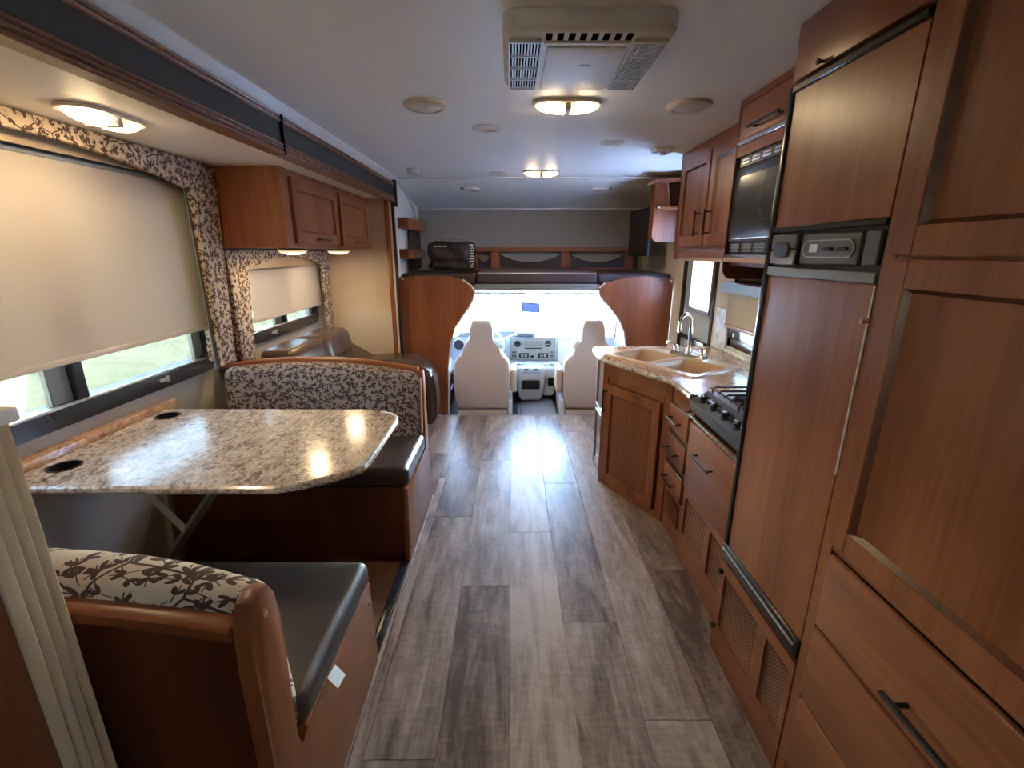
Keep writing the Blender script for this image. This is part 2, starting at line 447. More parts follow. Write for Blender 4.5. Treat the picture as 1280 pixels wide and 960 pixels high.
def cab_door(parent, xf, u0, u1, v0, v1, fw=.055, t=.018, name='door', mats=('wood_z', 'wood_z'), panel_grain=None, hside=None):
    """five-piece cupboard door with a recessed panel"""
    f = MB(xf)
    f.box(u0, u0+fw, 0, t, v0, v1, .003, 1); f.box(u1-fw, u1, 0, t, v0, v1, .003, 1)
    f.box(u0+fw-.001, u1-fw+.001, 0, t-.0006, v1-fw, v1); f.box(u0+fw-.001, u1-fw+.001, 0, t-.0006, v0, v0+fw)
    d = f.build(name, mats[0], parent)
    m = MB(xf); q = .010
    i0, i1, j0, j1 = u0+fw, u1-fw, v0+fw, v1-fw      # sloped inner moulding
    for a in (((i0, j0), (i1, j0), (i1-q, j0+q), (i0+q, j0+q)), ((i0, j1), (i1, j1), (i1-q, j1-q), (i0+q, j1-q)),
              ((i0, j0), (i0, j1), (i0+q, j1-q), (i0+q, j0+q)), ((i1, j0), (i1, j1), (i1-q, j1-q), (i1-q, j0+q))):
        vs = [m.bm.verts.new((a[k][0], (t-.002, t-.002, .005, .005)[k], a[k][1])) for k in range(4)]
        m.bm.faces.new(vs)
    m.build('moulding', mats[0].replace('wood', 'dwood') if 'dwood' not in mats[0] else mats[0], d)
    MB(xf).box(i0-.002, i1+.002, .001, .006, j0-.002, j1+.002).build('panel', mats[1], d)
    return d
def slab(parent, xf, u0, u1, v0, v1, t=.018, name='drawer_front', mat='wood_z', bev=.004):
    return MB(xf).box(u0, u1, 0, t, v0, v1, bev, 2).build(name, mat, parent)
def handle(parent, xf, a, b, off=.018, out=.032, r=.0055):
    """dark bar pull between (u,v) points a and b"""
    m = MB(xf); A, B = Vector((a[0], 0, a[1])), Vector((b[0], 0, b[1])); D = (B-A)
    w = off+out
    m.tube([A-D*.12+Vector((0, w, 0)), B+D*.12+Vector((0, w, 0))], r, 8)
    for p in (A, B): m.tube([p+Vector((0, off, 0)), p+Vector((0, w, 0))], r*.85, 8)
    return m.build('handle', 'dark_metal', parent)

# ================================================================== SHELL
CZ = 2.10; LX = -1.00; RX = 1.43; WX = -1.68; SO = 1.925; YB = 4.18; YE = 4.10; YR = -2.6; YN = .72
YF = 5.25                                            # over-cab front wall

# floor with single planks
fl = struct(MB().box(-1.72, RX, YR, YB-.01, -.06, -.004).build('floor', 'dwood_y'), 'grey-brown vinyl plank floor down the aisle of the motorhome', 'floor')
PW = .225; X0 = -.0097
ends = {-3: [.55, 2.9], -2: [1.05, 2.41, 3.05], -1: [.6, 1.822, 3.181], 0: [1.02, 2.253, 3.47], 1: [.38, 1.603, 2.82], 2: [1.176, 2.532, 3.75], 3: [1.936, 3.1], 4: [.7, 1.4]}
MESHES = {}
def plank(x0, x1, y0, y1, par, mat='plank', z=0.0):
    m = MB(); g = .0009
    m.box(x0+g, x1-g, y0+g, y1-g, z-.006, z, .0008, 1)
    # per plank mesh: origin at its own corner
    o = m.build('plank', mat, par); return o
for k in range(-3, 5):
    xa, xb = X0+PW*k, X0+PW*(k+1)
    xa = max(xa, -.50); xb = min(xb, .90)
    if xb-xa < .02: continue
    e = sorted(ends.get(k, [1.2, 2.4])); e0 = e[0]
    while e0 > YR+.1: e0 -= 1.22; e.insert(0, max(e0, YR))
    e = [YR+.02]+[q for q in e if q > YR+.1]+[YB-.012]
    e = [q for i, q in enumerate(e) if i == 0 or q-e[i-1] > .02]
    for a, b in zip(e, e[1:]): plank(xa, xb, a, b, fl)

for (xa, xb, cuts) in ((-.684, -.502, (2.66, 3.30, YB-.012)), (-.80, -.686, (2.66, 2.95, 3.8, YB-.012))):
    for a, b in zip(cuts, cuts[1:]): plank(xa, xb, a, b, fl)
# slide-out floor
sf = struct(MB().box(WX, -.555, YN, YE, -.05, -.0065).build('floor_slide', 'oldwood'), 'brown wood floor inside the slide-out under the dinette', 'floor')
for i in range(3):
    for a, b in ((1.36, 1.72), (1.72, 2.08)) if i % 2 == 0 else ((1.36, 1.9), (1.9, 2.08)):
        plank(-.56-.12*(i+1), -.56-.12*i, a, b, sf, 'oldwood')
rail = tag(MB().box(-.556, -.515, 1.30, 2.10, -.003, .016, .005, 2).build('floor_rail', 'black_s'), 'black metal threshold rail along the slide-out floor between the benches', 'rail')
for y in (1.40, 1.52, 1.66, 1.80, 1.93, 2.0): MB().lathe([(.006, .016), (.006, .0185), (.003, .0195)], (-.536, y, 0), n=10).build('screw', 'black', rail)
struct(MB().box(-.515, -.500, .86, 2.655, -.003, .006, .002, 1).build('trim_1', 'plank'), 'thin floor trim strip beside the slide-out rail', 'trim')

# ceiling
struct(MB().box(LX-.05, RX+.05, YR, 4.20, CZ, CZ+.06).build('ceiling', 'ceiling'), 'pale grey-green fabric ceiling of the living area', 'ceiling')
struct(MB().prism([(4.20, CZ), (YF+.02, 1.945), (YF+.02, 2.2), (4.20, 2.2)], 'x', LX-.05, RX+.05).build('ceiling_cabover', 'ceiling'), 'sloping pale ceiling over the cab bunk', 'ceiling')
struct(MB().box(LX, RX, 4.188, 4.212, CZ-.010, CZ+.002, .004, 2).build('trim_2', 'white_pl'), 'white ceiling joint strip where the bunk begins', 'trim')

# left body wall (rear part), slide-out box, over-cab left wall
FILL_W = (-1.65, -1.15, 1.22, 1.62)  # opening of the two added rear windows that let in fill daylight
m = MB()
def wall_with(m, x0, x1, ya, yb, za, zb, wins):
    ys = ya
    for (y0, y1, z0, z1) in wins:
        m.box(x0, x1, ys, y0, za, zb); m.box(x0, x1, y0, y1, za, z0); m.box(x0, x1, y0, y1, z1, zb); ys = y1
    m.box(x0, x1, ys, yb, za, zb)
wall_with(m, LX-.05, LX, YR, YN, 0, CZ, [FILL_W])
struct(m.build('wall_left', 'dwood_z'), 'dark wood side wall of the rear room behind the partition', 'wall')
for nm, X_, lab_ in (('fill_window_1', LX-.025, 'added unseen window for fill daylight on the slide-out side, behind the pantry end'), ('fill_window_2', RX+.025, 'added unseen window for fill daylight on the kitchen side, behind the pantry end')):
    rw = sempty(nm, (X_, -1.3, FILL_W[2]), lab_, 'window')
    b = MB()
    for (a0, a1, c0, c1) in ((FILL_W[0], FILL_W[0]+.05, FILL_W[2], FILL_W[3]), (FILL_W[1]-.05, FILL_W[1], FILL_W[2], FILL_W[3]), (FILL_W[0]+.05, FILL_W[1]-.05, FILL_W[2], FILL_W[2]+.05), (FILL_W[0]+.05, FILL_W[1]-.05, FILL_W[3]-.05, FILL_W[3])): b.box(X_-.035, X_+.035, a0, a1, c0, c1, .006, 1)
    b.build('frame', 'black_s', rw)
    MB().box(X_-.002, X_+.002, FILL_W[0]+.04, FILL_W[1]-.04, FILL_W[2]+.04, FILL_W[3]-.04).build('pane', 'glass', rw)
PX = -.795                                           # partition that ends beside the near bench
struct(MB().box(LX+.001, PX, -.35, .602, 0, CZ-.001).build('wall_partition', 'dwood_z'), 'dark cherry wood partition wall beside the near bench', 'wall')
ft = sempty('trim_3', (PX, .64, 0), 'tan fluted vertical moulding on the partition end beside the near bench', 'trim')
def flute_prof(y0, y1, n=4):
    pts = [(LX+.001, y0), (PX+.003, y0)]; wd = (y1-y0)/n
    for i in range(n):
        for q in range(0, 7):
            a = q/6; pts.append((PX+.006+.012*math.sin(PI*a), y0+wd*(i+.04+.92*a)))
    pts += [(PX+.003, y1), (LX+.001, y1)]; return pts
MB().prism(flute_prof(.603, .678), 'z', 0, 1.245).build('moulding', 'flute', ft)
MB().box(LX+.001, PX+.026, .603, .684, 1.246, 1.270, .005, 2).build('collar', 'bone_pl', ft)
MB().prism(flute_prof(.603, .672, 3), 'z', 1.271, CZ-.001).build('upper_moulding', 'cream', ft)
# slide box
W1 = (.98, 2.53, .875, 1.80); W2 = (2.90, 3.99, .925, 1.42)
m = MB()
T = .05
def wall_with(m, x0, x1, ya, yb, za, zb, wins):
    ys = ya
    for (y0, y1, z0, z1) in wins:
        m.box(x0, x1, ys, y0, za, zb); m.box(x0, x1, y0, y1, za, z0); m.box(x0, x1, y0, y1, z1, zb); ys = y1
    m.box(x0, x1, ys, yb, za, zb)
wall_with(m, WX-T, WX, YN-.05, YE+.05, -.05, SO+.03, [W1, W2])
struct(m.build('wall_slide', 'grey_wall'), 'pale grey outer wall of the slide-out with two windows', 'wall')
struct(MB().box(WX-.05, LX-.0505, YN-.05, YN, -.05, SO).build('wall_slide_near', 'cream'), 'near end wall of the slide-out behind the curtain moulding', 'wall')
struct(MB().box(WX, LX-.02, YE, YE+.05, -.05, SO).build('wall_slide_far', 'cream_end'), 'tan end wall of the slide-out beside the sofa', 'wall')
struct(MB().box(WX-.05, LX+.0, YN-.05, YE+.05, SO, SO+.05).build('ceiling_slide', 'soffit'), 'cream ceiling panel inside the slide-out', 'ceiling')
struct(MB().box(LX-.05, LX, YN, YE+.05, SO+.05, CZ).build('wall_left_header', 'ceiling'), 'white header wall over the slide-out opening', 'wall')
struct(MB().box(LX-.05, LX, YE+.05, YF+.1, .0, 2.16).build('wall_left_cabover', 'white_wall'), 'white side wall beside the bunk over the cab', 'wall')
# curved corner moulding at the left of the bunk
struct(MB().tube([(LX+.012, 4.25, CZ-.02), (LX+.012, 4.6, 2.035), (LX+.012, 4.9, 1.95), (LX+.012, 5.08, 1.82), (LX+.012, 5.16, 1.6)], .007, 8).build('trim_4', 'white_pl'), 'thin curved white moulding on the bunk side wall', 'trim')

# fascia over the slide opening
fa = sempty('trim_5', (LX+.02, 2.5, 1.9), 'wood and black fascia band along the top of the slide-out opening', 'trim')
ya, yb, ym = .69, YE-.02, 2.155
def rail_prof(z0, z1, n=4, d=.010):
    pts = [(LX-.02, z0), (LX+.028, z0)]; h = (z1-z0)/n
    for i in range(n):
        for q in range(5):
            a = q/4; pts.append((LX+.030+d*math.sin(PI*a), z0+h*(i+a)))
    pts += [(LX-.02, z1)]; return pts
def ypr(b, pts, y0, y1): b.prism([(p[0], p[1]) for p in pts], 'y', y0, y1); return b
for (s0, s1) in ((ya, ym-.004), (ym+.004, yb)):
    ypr(MB(), rail_prof(1.897, 1.942, 3), s0, s1).build('lower_rail', 'trimwood', fa)
    MB().box(LX-.01, LX+.030, s0, s1, 1.942, 2.020).build('black_band', 'band', fa)
    ypr(MB(), rail_prof(2.020, 2.052, 2), s0, s1).build('upper_rail', 'trimwood', fa)
MB().box(LX-.005, LX+.046, ym-.005, ym+.005, 1.896, 2.050, .003, 1).build('joint_seal', 'black', fa)
MB().box(LX-.01, LX+.052, yb, yb+.03, 1.86, 2.068, .006, 2).build('end_block', 'black', fa)
struct(MB().prism([(LX, CZ), (LX, CZ-.046), (LX+.012, CZ-.044), (LX+.045, CZ-.006), (LX+.045, CZ)], 'y', YR, 4.19).build('trim_6', 'white_pl'), 'white cove moulding between ceiling and slide-out fascia', 'trim')
et = sempty('trim_7', (LX, YE, 0), 'wooden corner post with black seal at the far end of the slide-out', 'trim')
MB().box(LX-.055, LX-.018, YE-.035, YE-.002, 0, 1.915, .006, 2).build('wood_post', 'wood_z', et)
MB().box(LX-.018, LX-.002, YE-.030, YE+.0, 0, 1.90, .004, 2).build('tan_strip', 'cream_end', et)
MB().box(LX-.001, LX+.022, YE-.025, YE+.01, 0, 1.86, .006, 2).build('black_seal', 'black', et)

# right wall with door and kitchen window openings
KW = (2.2, 3.02, .905, 1.36); DW = (3.29, 3.94, -.2, 1.92)
m = MB(); wall_with(m, RX, RX+.05, YR, YF+.1, -.06, 2.16, [FILL_W, KW, DW])
struct(m.build('wall_right', 'cream'), 'cream wall on the kitchen and entry door side', 'wall')
struct(MB().box(LX-.05, RX+.05, YR-.05, YR, -.06, CZ+.05).build('wall_back', 'cream'), 'rear cream wall behind the living area', 'wall')
struct(MB().box(LX-.05, RX+.05, YF, YF+.05, 1.20, 2.1).build('wall_front', 'taupe'), 'taupe fabric front wall above the cab bunk', 'wall')
struct(MB().box(LX, RX, YF-.012, YF, 1.935, 1.95, .003, 1).build('trim_8', 'white_pl'), 'thin white strip along the top of the bunk front wall', 'trim')

# outside ground
struct(MB().box(-60, 60, -60, 90, -1.0, -.95).build('ground', 'ground'), 'sunlit dry grass and pale concrete outside the windows', 'ground')

# ================================================================== WINDOWS OF THE SLIDE-OUT
def slide_window(name, W, label, mull, sash, latch_y):
    y0, y1, z0, z1 = W
    wo = sempty(name, (WX, (y0+y1)/2, z0), label, 'window')
    def ringo(a0, a1, b0, b1, r, n=6):
        P = []
        for (cx, cy, s) in ((a1-r, b0+r, -90), (a1-r, b1-r, 0), (a0+r, b1-r, 90), (a0+r, b0+r, 180)):
            for q in range(n+1):
                a = math.radians(s+90*q/n); P.append((cx+r*math.cos(a), cy+r*math.sin(a)))
        return P
    m = MB(); A = ringo(y0, y1, z0, z1, .07); B_ = ringo(y0+.05, y1-.05, z0+.075, z1-.05, .05); n = len(A)
    lay = []
    for (pts, x) in ((A, WX-.05), (A, WX+.022), (B_, WX+.016), (B_, WX-.05)): lay.append([m.bm.verts.new((x, p[0], p[1])) for p in pts])
    for i in range(4):
        for k in range(n): m.bm.faces.new((lay[i][k], lay[i][(k+1) % n], lay[(i+1) % 4][(k+1) % n], lay[(i+1) % 4][k]))
    m.build('frame', 'black_s', wo)
    MB().box(WX-.03, WX+.012, mull, mull+.045, z0+.07, z1-.045, .004, 1).build('mullion', 'black_s', wo)
    MB().box(WX-.035, WX-.012, sash, mull, z0+.07, z1-.045, .003, 1).build('sash_stile', 'grey_pl', wo)
    MB().box(WX-.034, WX-.010, y1-.115, y1-.045, z0+.07, z1-.045, .003, 1).build('sash_stile', 'grey_pl', wo)
    MB().box(WX-.002, WX+.018, y0+.06, y1-.06, z0+.066, z0+.076, .002, 1).build('sill_bead', 'alum', wo)
    MB().box(WX-.028, WX-.024, y0+.04, mull, z0+.06, z1-.03).build('pane', 'tint', wo)
    MB().box(WX-.028, WX-.024, mull+.045, y1-.04, z0+.06, z1-.03).build('pane', 'tint', wo)
    l = MB(); l.box(WX+.018, WX+.028, latch_y-.03, latch_y+.03, z0+.030, z0+.048, .003, 1); l.box(WX+.024, WX+.040, latch_y+.005, latch_y+.016, z0+.024, z0+.056, .003, 1)
    l.build('latch', 'mid_grey', wo)
    return wo
slide_window('window_1', W1, 'large black framed sliding window above the dinette table', 1.705, 1.62, 2.13)
slide_window('window_2', W2, 'smaller black framed sliding window above the sofa', 3.40, 3.31, 3.2)

def shade(name, x, y0, y1, z0, z1, label):
    b = thing(name, label, 'shade', (x, (y0+y1)/2, z0))
    MB().grid(lambda u, v: (x+.003*math.sin(v*3), y0+(y1-y0)*u, z0+.022+(z1-z0-.022)*v), 24, 12, .0012).build('cloth', 'blind', b)
    MB().box(x-.006, x+.006, y0, y1, z0, z0+.024, .004, 2).build('hem_bar', 'blind', b)
    MB().tube([(x-.012, y0, z1), (x-.012, y1, z1)], .018, 14).build('roller', 'blue_grey', b)
    return b
shade('roller_shade', -1.625, .97, 2.50, 1.105, 1.825, 'large cream roller shade pulled down over the dinette window')
shade('roller_shade', -1.635, 2.93, 4.03, 1.065, 1.405, 'small cream roller shade pulled down over the sofa window')

def arch(y0, y1, zc, ze, n=20, p=2.0):
    return [(y0+(y1-y0)*i/n, ze+(zc-ze)*(1-abs(2*i/n-1)**p)) for i in range(n+1)]
# lambrequin of the big window
L1 = thing('window_valance', 'floral cloth box valance with side legs framing the large dinette window', 'valance', (-1.6, 1.75, .92))
a1 = arch(.86, 2.40, 1.865, 1.775)
MB().prism([(.86, 1.922), (2.572, 1.922), (2.572, 1.775)]+a1[::-1], 'x', -1.545, -1.52, .006, 2).build('top_board', 'floral_yz', L1)
MB().prism([(2.37, 1.80), (2.572, 1.80), (2.50, .92), (2.385, .92)], 'x', -1.555, -1.522, .012, 3).build('side_leg', 'floral_yz', L1)
MB().prism([(2.545, 1.918), (2.570, 1.918), (2.50, .925), (2.475, .925)], 'x', WX, -1.553).build('leg_return', 'floral_yz', L1)
MB().box(-1.66, -1.546, .87, 2.54, 1.905, 1.921).build('top_return', 'dwood_y', L1)
MB().box(-1.600, -1.586, .87, 2.50, 1.835, 1.905).build('inner_board', 'steel_tan', L1)
MB().box(-1.565, -1.557, 2.368, 2.398, .90, 1.80, .003, 1).build('side_track', 'blue_grey', L1)
L2 = thing('window_valance', 'floral cloth arched valance with side legs around the smaller sofa window', 'valance', (-1.6, 3.3, .80))
a2 = arch(2.80, 3.96, 1.468, 1.392)
MB().prism([(2.622, 1.512), (4.085, 1.512), (4.085, 1.392)]+a2[::-1]+[(2.622, 1.392)], 'x', -1.585, -1.56, .006, 2).build('top_board', 'floral_yz', L2)
MB().prism([(2.622, 1.40), (2.825, 1.40), (2.745, .80), (2.622, .80)], 'x', -1.60, -1.555, .018, 3).build('side_leg', 'floral_yz', L2)
MB().prism([(3.95, 1.40), (4.085, 1.40), (4.06, .84), (3.97, .84)], 'x', -1.60, -1.56, .014, 3).build('side_leg', 'floral_yz', L2)
MB().box(WX, -1.601, 2.622, 2.64, .80, 1.50).build('leg_return', 'floral_yz', L2)
MB().box(-1.612, -1.600, 2.72, 4.05, 1.398, 1.49).build('inner_board', 'steel_tan', L2)

# ================================================================== OVERHEAD CABINET (left)
oc = thing('overhead_cabinet', 'cherry wood overhead cabinet with two doors above the sofa window', 'cabinet', (-1.43, 3.33, 1.52))
MB().box(WX, -1.21, 2.58, YE-.01, 1.522, 1.923).build('body', 'wood_z', oc)
fr = MB()
fr.box(-1.21, -1.195, 2.58, 2.67, 1.522, 1.923); fr.box(-1.21, -1.195, 3.325, 3.385, 1.522, 1.923); fr.box(-1.21, -1.195, 4.03, YE-.01, 1.522, 1.923)
fr.box(-1.21, -1.195, 2.67, 4.03, 1.522, 1.56); fr.box(-1.21, -1.195, 2.67, 4.03, 1.875, 1.923)
fr.build('face_frame', 'wood_y', oc)
for (u0, u1) in ((2.668, 3.325), (3.385, 4.045)):
    d = cab_door(oc, faceL(-1.195), u0, u1, 1.547, 1.888, .06, .018)
    uc = (u0+u1)/2
    handle(d, faceL(-1.195), (uc-.07, 1.572), (uc+.07, 1.572))

def undercab_lamp(x, y, label):
    l = thing('under_cabinet_lamp', label, 'lamp', (x, y, 1.521))
    MB().lathe([(.085, 0), (.088, -.006), (.080, -.014)], (x, y, 1.521)).build('base', 'alum', l)
    MB().lathe([(.078, -.013), (.070, -.024), (.045, -.032), (.001, -.035)], (x, y, 1.521), capb=False).build('lens', lens_mat('lamp_lens', 8, centers=((0, 0, -.035),), rad=.075), l)
undercab_lamp(-1.30, 2.86, 'lit round lamp under the overhead cabinet, above the floral valance')
undercab_lamp(-1.29, 3.58, 'lit round lamp under the overhead cabinet, beside the tan end wall')

# ================================================================== DOUBLE DOME LAMPS
def dome_lamp(c, axis, label, lit=True, L=.29, Wd=.135, H=.036, power=7.5):
    """two-bulb ceiling lamp, c on the ceiling, long side along axis"""
    l = thing('dome_lamp', label, 'lamp', c, 'two-bulb dome lamps')
    def xf(u, w_, v):
        return (c[0]+u, c[1]+w_, c[2]+v) if axis == 'x' else (c[0]-w_, c[1]+u, c[2]+v)
    def stad(hl, hw, n=10, cut=None):
        P = []
        for s, a0 in ((1, -90), (-1, 90)):
            for q in range(n+1):
                a = math.radians(a0+180*q/n); P.append((s*(hl-hw)+hw*math.cos(a)*1.0, hw*math.sin(a)))
        return P
    MB(xf).prism(stad(L/2, Wd/2), 'z', -.012, -.0005, .003, 1).build('base', 'bone_pl', l)
    for s in (-1, 1):
        m = MB(xf)
        def fn(u, v):
            a = (u-.5)*PI; k = math.sin(v*PI/2)          # quarter-dome from seam to round end
            rr = 1-(1-k)*1.0
            x = .012 + (L/2-.026)*math.cos(a)**.75*rr if abs(math.cos(a)) > 1e-6 else .012
            y = (Wd/2-.012)*math.sin(a)*rr
            return (s*x, y, -.012-H*math.cos(v*PI/2)*.75)
        m.grid(fn, 18, 8)
        ctr = (s*L*.24, 0, -.03) if axis == 'x' else (0, s*L*.24, -.03)
        m.build('lens', lens_mat('dome_lens', power, centers=(ctr,), rad=.078) if lit else M['white_pl'], l, 60)
    MB(xf).box(-.012, .012, -Wd/2+.012, Wd/2-.012, -.038, -.010, .004, 2).build('bridge', 'bone_pl', l)
    return l
dome_lamp((.232, 2.185, CZ), 'x', 'lit two-bulb dome lamp on the ceiling next to the air conditioner grille')
dome_lamp((.225, 3.89, CZ), 'x', 'lit two-bulb dome lamp on the ceiling near the bunk over the cab')
dome_lamp((.215, 1.22, CZ), 'x', 'unlit two-bulb dome lamp on the ceiling behind the air conditioner', lit=False)
dome_lamp((-1.315, 1.665, SO), 'y', 'lit two-bulb dome lamp on the slide-out ceiling above the dinette', power=5.5)

# ================================================================== CEILING FIXTURES
ac = thing('air_conditioner', 'white square ceiling air conditioner panel with side grilles', 'air conditioner', (.205, 1.59, CZ))
x0, x1, y0, y1 = -.025, .437, 1.395, 1.862
def lay(b, prof):     # stacked rounded rectangles
    rings = []
    for (ins, z) in prof:
        r = .045; P = []
        a0, a1, b0, b1 = x0+ins, x1-ins, y0+ins, y1-ins
        for (cx, cy, s) in ((a1-r, b0+r, -90), (a1-r, b1-r, 0), (a0+r, b1-r, 90), (a0+r, b0+r, 180)):
            for q in range(6):
                a = math.radians(s+18*q); P.append((cx+r*math.cos(a), cy+r*math.sin(a), z))
        rings.append([b.bm.verts.new(p) for p in P])
    n = len(rings[0])
    for A, B_ in zip(rings, rings[1:]):
        for k in range(n): b.bm.faces.new((A[k], A[(k+1) % n], B_[(k+1) % n], B_[k]))
    b.bm.faces.new(rings[0]); b.bm.faces.new(rings[-1][::-1]); return b
lay(MB(), [(0, CZ-.0005), (0, CZ-.034), (.008, CZ-.046), (.02, CZ-.050)]).build('housing', 'ac_pl', ac)
zt = CZ-.050
MB().prism([(x0+.122, y0+.082), (x1-.122, y0+.082), (x1-.122, y1-.035), (x0+.122, y1-.035)], 'z', zt-.010, zt+.002, .004, 2).build('centre_panel', 'ac_pl', ac)
MB().box(.20, .235, 1.60, 1.615, zt-.0115, zt-.009).build('badge', 'tag', ac)
for s in (0, 1):
    gx0, gx1 = (x0+.018, x0+.105) if s == 0 else (x1-.105, x1-.018)
    gy0, gy1 = y0+.050, y1-.045
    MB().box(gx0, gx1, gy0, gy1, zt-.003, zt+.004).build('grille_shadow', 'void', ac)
    g = MB(); nb = 10
    for i in range(nb+1):
        q = gx0+(gx1-gx0)*i/nb; g.box(q-.0018, q+.0018, gy0, gy1, zt-.010, zt-.001)
    for i in range(5):
        q = gy0+(gy1-gy0)*i/4; g.box(gx0, gx1, q-.0028, q+.0028, zt-.0115, zt-.001)
    g.build('grille', 'white_pl', ac)
for i in range(8):
    q = x0+.115+i*(x1-x0-.23-.018)/7
    MB().box(q, q+.017, y0+.020, y0+.058, zt-.0015, zt+.004).build('vent_slot', 'void', ac)
MB().box(x0+.112, x1-.112, y0+.064, y0+.082, zt-.006, zt+.002, .003, 1).build('vent_lip', 'bone_pl', ac)
for i in range(6):
    q = x0+.12+i*.045; MB().box(q, q+.022, y1-.006, y1+.0015, CZ-.030, CZ-.020).build('vent_slot', 'void', ac)

def speaker(c, label):
    s = thing('ceiling_speaker', label, 'speaker', (c[0], c[1], CZ), 'round ceiling speakers')
    MB().lathe([(.092, 0), (.092, -.010), (.080, -.018), (.070, -.018), (.066, -.012)], (c[0], c[1], CZ), capb=False).build('rim', 'bone_pl', s)
    MB().lathe([(.068, -.012), (.05, -.020), (.001, -.024)], (c[0], c[1], CZ), capb=False).build('cover', 'white_pl', s)
speaker((-.366, 2.2), 'round white ceiling vent speaker on the slide-out side of the lit lamp')
speaker((.752, 2.21), 'round white ceiling vent speaker on the kitchen side of the lit lamp')
def downlight(c, label, r=.078):
    s = thing('ceiling_vent', label, 'vent', (c[0], c[1], CZ), 'flat round ceiling vents')
    MB().lathe([(r, 0), (r, -.005), (r*.60, -.009), (r*.56, -.004)], (c[0], c[1], CZ), capb=False).build('rim', 'white_pl', s)
    MB().lathe([(r*.58, -.003), (r*.58, -.0042)], (c[0], c[1], CZ)).build('centre', 'bone_pl', s)
downlight((-.122, 2.593), 'flat round white ceiling vent next to the slide-out side speaker')
downlight((.569, 2.911), 'flat round white ceiling vent next to the gas detector', .07)
downlight((-.113, 3.962), 'flat round white ceiling vent beside the lamp near the bunk', .07)
sd = thing('smoke_detector', 'small white smoke detector on the ceiling near the slide-out fascia', 'detector', (-.745, 3.80, CZ))
MB().lathe([(.048, 0), (.048, -.026), (.040, -.034)], (-.745, 3.80, CZ)).build('body', 'white_pl', sd)
MB().lathe([(.056, 0), (.056, -.006)], (-.745, 3.80, CZ)).build('base', 'bone_pl', sd)
gd = thing('gas_detector', 'white ceiling detector box with small nozzle above the kitchen cabinets', 'detector', (.90, 3.05, CZ))
MB().box(.845, .955, 3.0, 3.10, CZ-.024, CZ-.0005, .006, 2).build('body', 'white_pl', gd)
MB().lathe([(.014, -.022), (.014, -.034), (.020, -.036), (.020, -.041)], (.905, 3.04, CZ), n=16).build('nozzle', 'white_pl', gd)
def slope_z(y): return CZ+(1.945-CZ)*(y-4.20)/(YF+.02-4.20)
for i, (x, lab) in enumerate(((-.36, 'small white reading lamp on the sloping bunk ceiling, over the plastic bag side'), (.80, 'small white reading lamp on the sloping bunk ceiling, on the television side'))):
    y = 4.50; z = slope_z(y)
    r = thing('reading_lamp', lab, 'lamp', (x, y, z), 'bunk reading lamps')
    sg = -1 if i == 0 else 1
    MB().lathe([(.075, .012), (.078, -.006), (.068, -.020), (.03, -.026)], (x, y, z), sx=1.0, sy=.62).build('body', 'white_pl', r)
    MB().lathe([(.036, -.022), (.030, -.030)], (x+.022*-sg, y-.01, z), sx=1.2, sy=.7).build('lens', 'mid_grey', r)
    MB().box(x+sg*.075, x+sg*.105, y-.012, y+.012, z-.012, z+.004, .004, 1).build('switch', 'grey_pl', r)

# ================================================================== PANTRY, FRIDGE (right)
FX = .787
def RB(*a): return MB(faceR(FX))
pn = thing('pantry_cabinet', 'tall cherry wood pantry cabinet with two panelled doors and drawers beside the refrigerator', 'cabinet', (1.1, .55, 0))
MB().box(FX+.02, RX-.002, .0, 1.018, .0, CZ-.001).build('body', 'dwood_z', pn)
f = MB(faceR(FX+.02))
f.box(.984, 1.018, 0, .02, 0, CZ-.001, .001, 1); f.box(0, .03, 0, .02, 0, CZ-.001)
f.box(.03, .984, 0, .018, 0, .10); f.box(.03, .984, 0, .018, .795, .815); f.box(.03, .984, 0, .018, 1.485, 1.495); f.box(.03, .984, 0, .018, 2.06, CZ-.001)
f.build('face_frame', 'wood_z', pn)
cab_door(pn, faceR(FX+.002), .05, .982, 1.494, 2.075, .055, .020, 'upper_door')
cab_door(pn, faceR(FX+.002), .05, .982, .822, 1.486, .055, .020, 'lower_door')
for (v0, v1, nm) in ((.582, .792, 1), (.350, .574, 2), (.105, .342, 3)):
    d = slab(pn, faceR(FX+.006), .05, .976, v0, v1, .018, 'drawer_front', 'wood_y', .008)
    if nm == 1: handle(d, faceR(FX+.006), (.70, .645), (.46, .645), .018, .030, .0065)
MB(faceR(FX)).box(1.0185, 1.0225, 0, .003, .98, 1.43).build('white_strip', 'white_pl', pn)  # thin white strip along the stile beside the refrigerator
MB(faceR(FX+.004)).lathe([(.006, 0), (.006, .022)], (1.02, 0, 1.353), 'y', 10).build('peg', 'peg', pn)

fg = thing('refrigerator', 'built-in refrigerator with wood panel doors and dark frame between pantry and microwave', 'refrigerator', (1.1, 1.25, .40))
Y0, Y1 = 1.024, 1.488
MB().box(FX+.030, RX-.002, Y0, Y1-.004, .402, 1.955).build('body', 'black', fg)
fd = MB(faceR(FX+.030)).box(Y0+.002, Y1-.022, 0, .026, 1.568, 1.928, .003, 1).build('freezer_door', 'wood_z', fg)
MB(faceR(FX+.030)).box(Y0+.002, Y1-.022, .0, .032, 1.556, 1.570, .002, 1).build('bottom_trim', 'dark_metal', fd)
MB(faceR(FX+.030)).box(Y0+.002, Y1-.020, .0, .034, 1.926, 1.944, .003, 1).build('top_trim', 'dark_metal', fd)
ld = MB(faceR(FX+.030)).box(Y0+.002, Y1-.022, 0, .026, .470, 1.434, .003, 1).build('lower_door', 'wood_z', fg)
MB(faceR(FX+.030)).box(Y0+.002, Y1-.022, .0, .032, 1.432, 1.457, .002, 1).build('top_trim', 'blue_grey', ld)
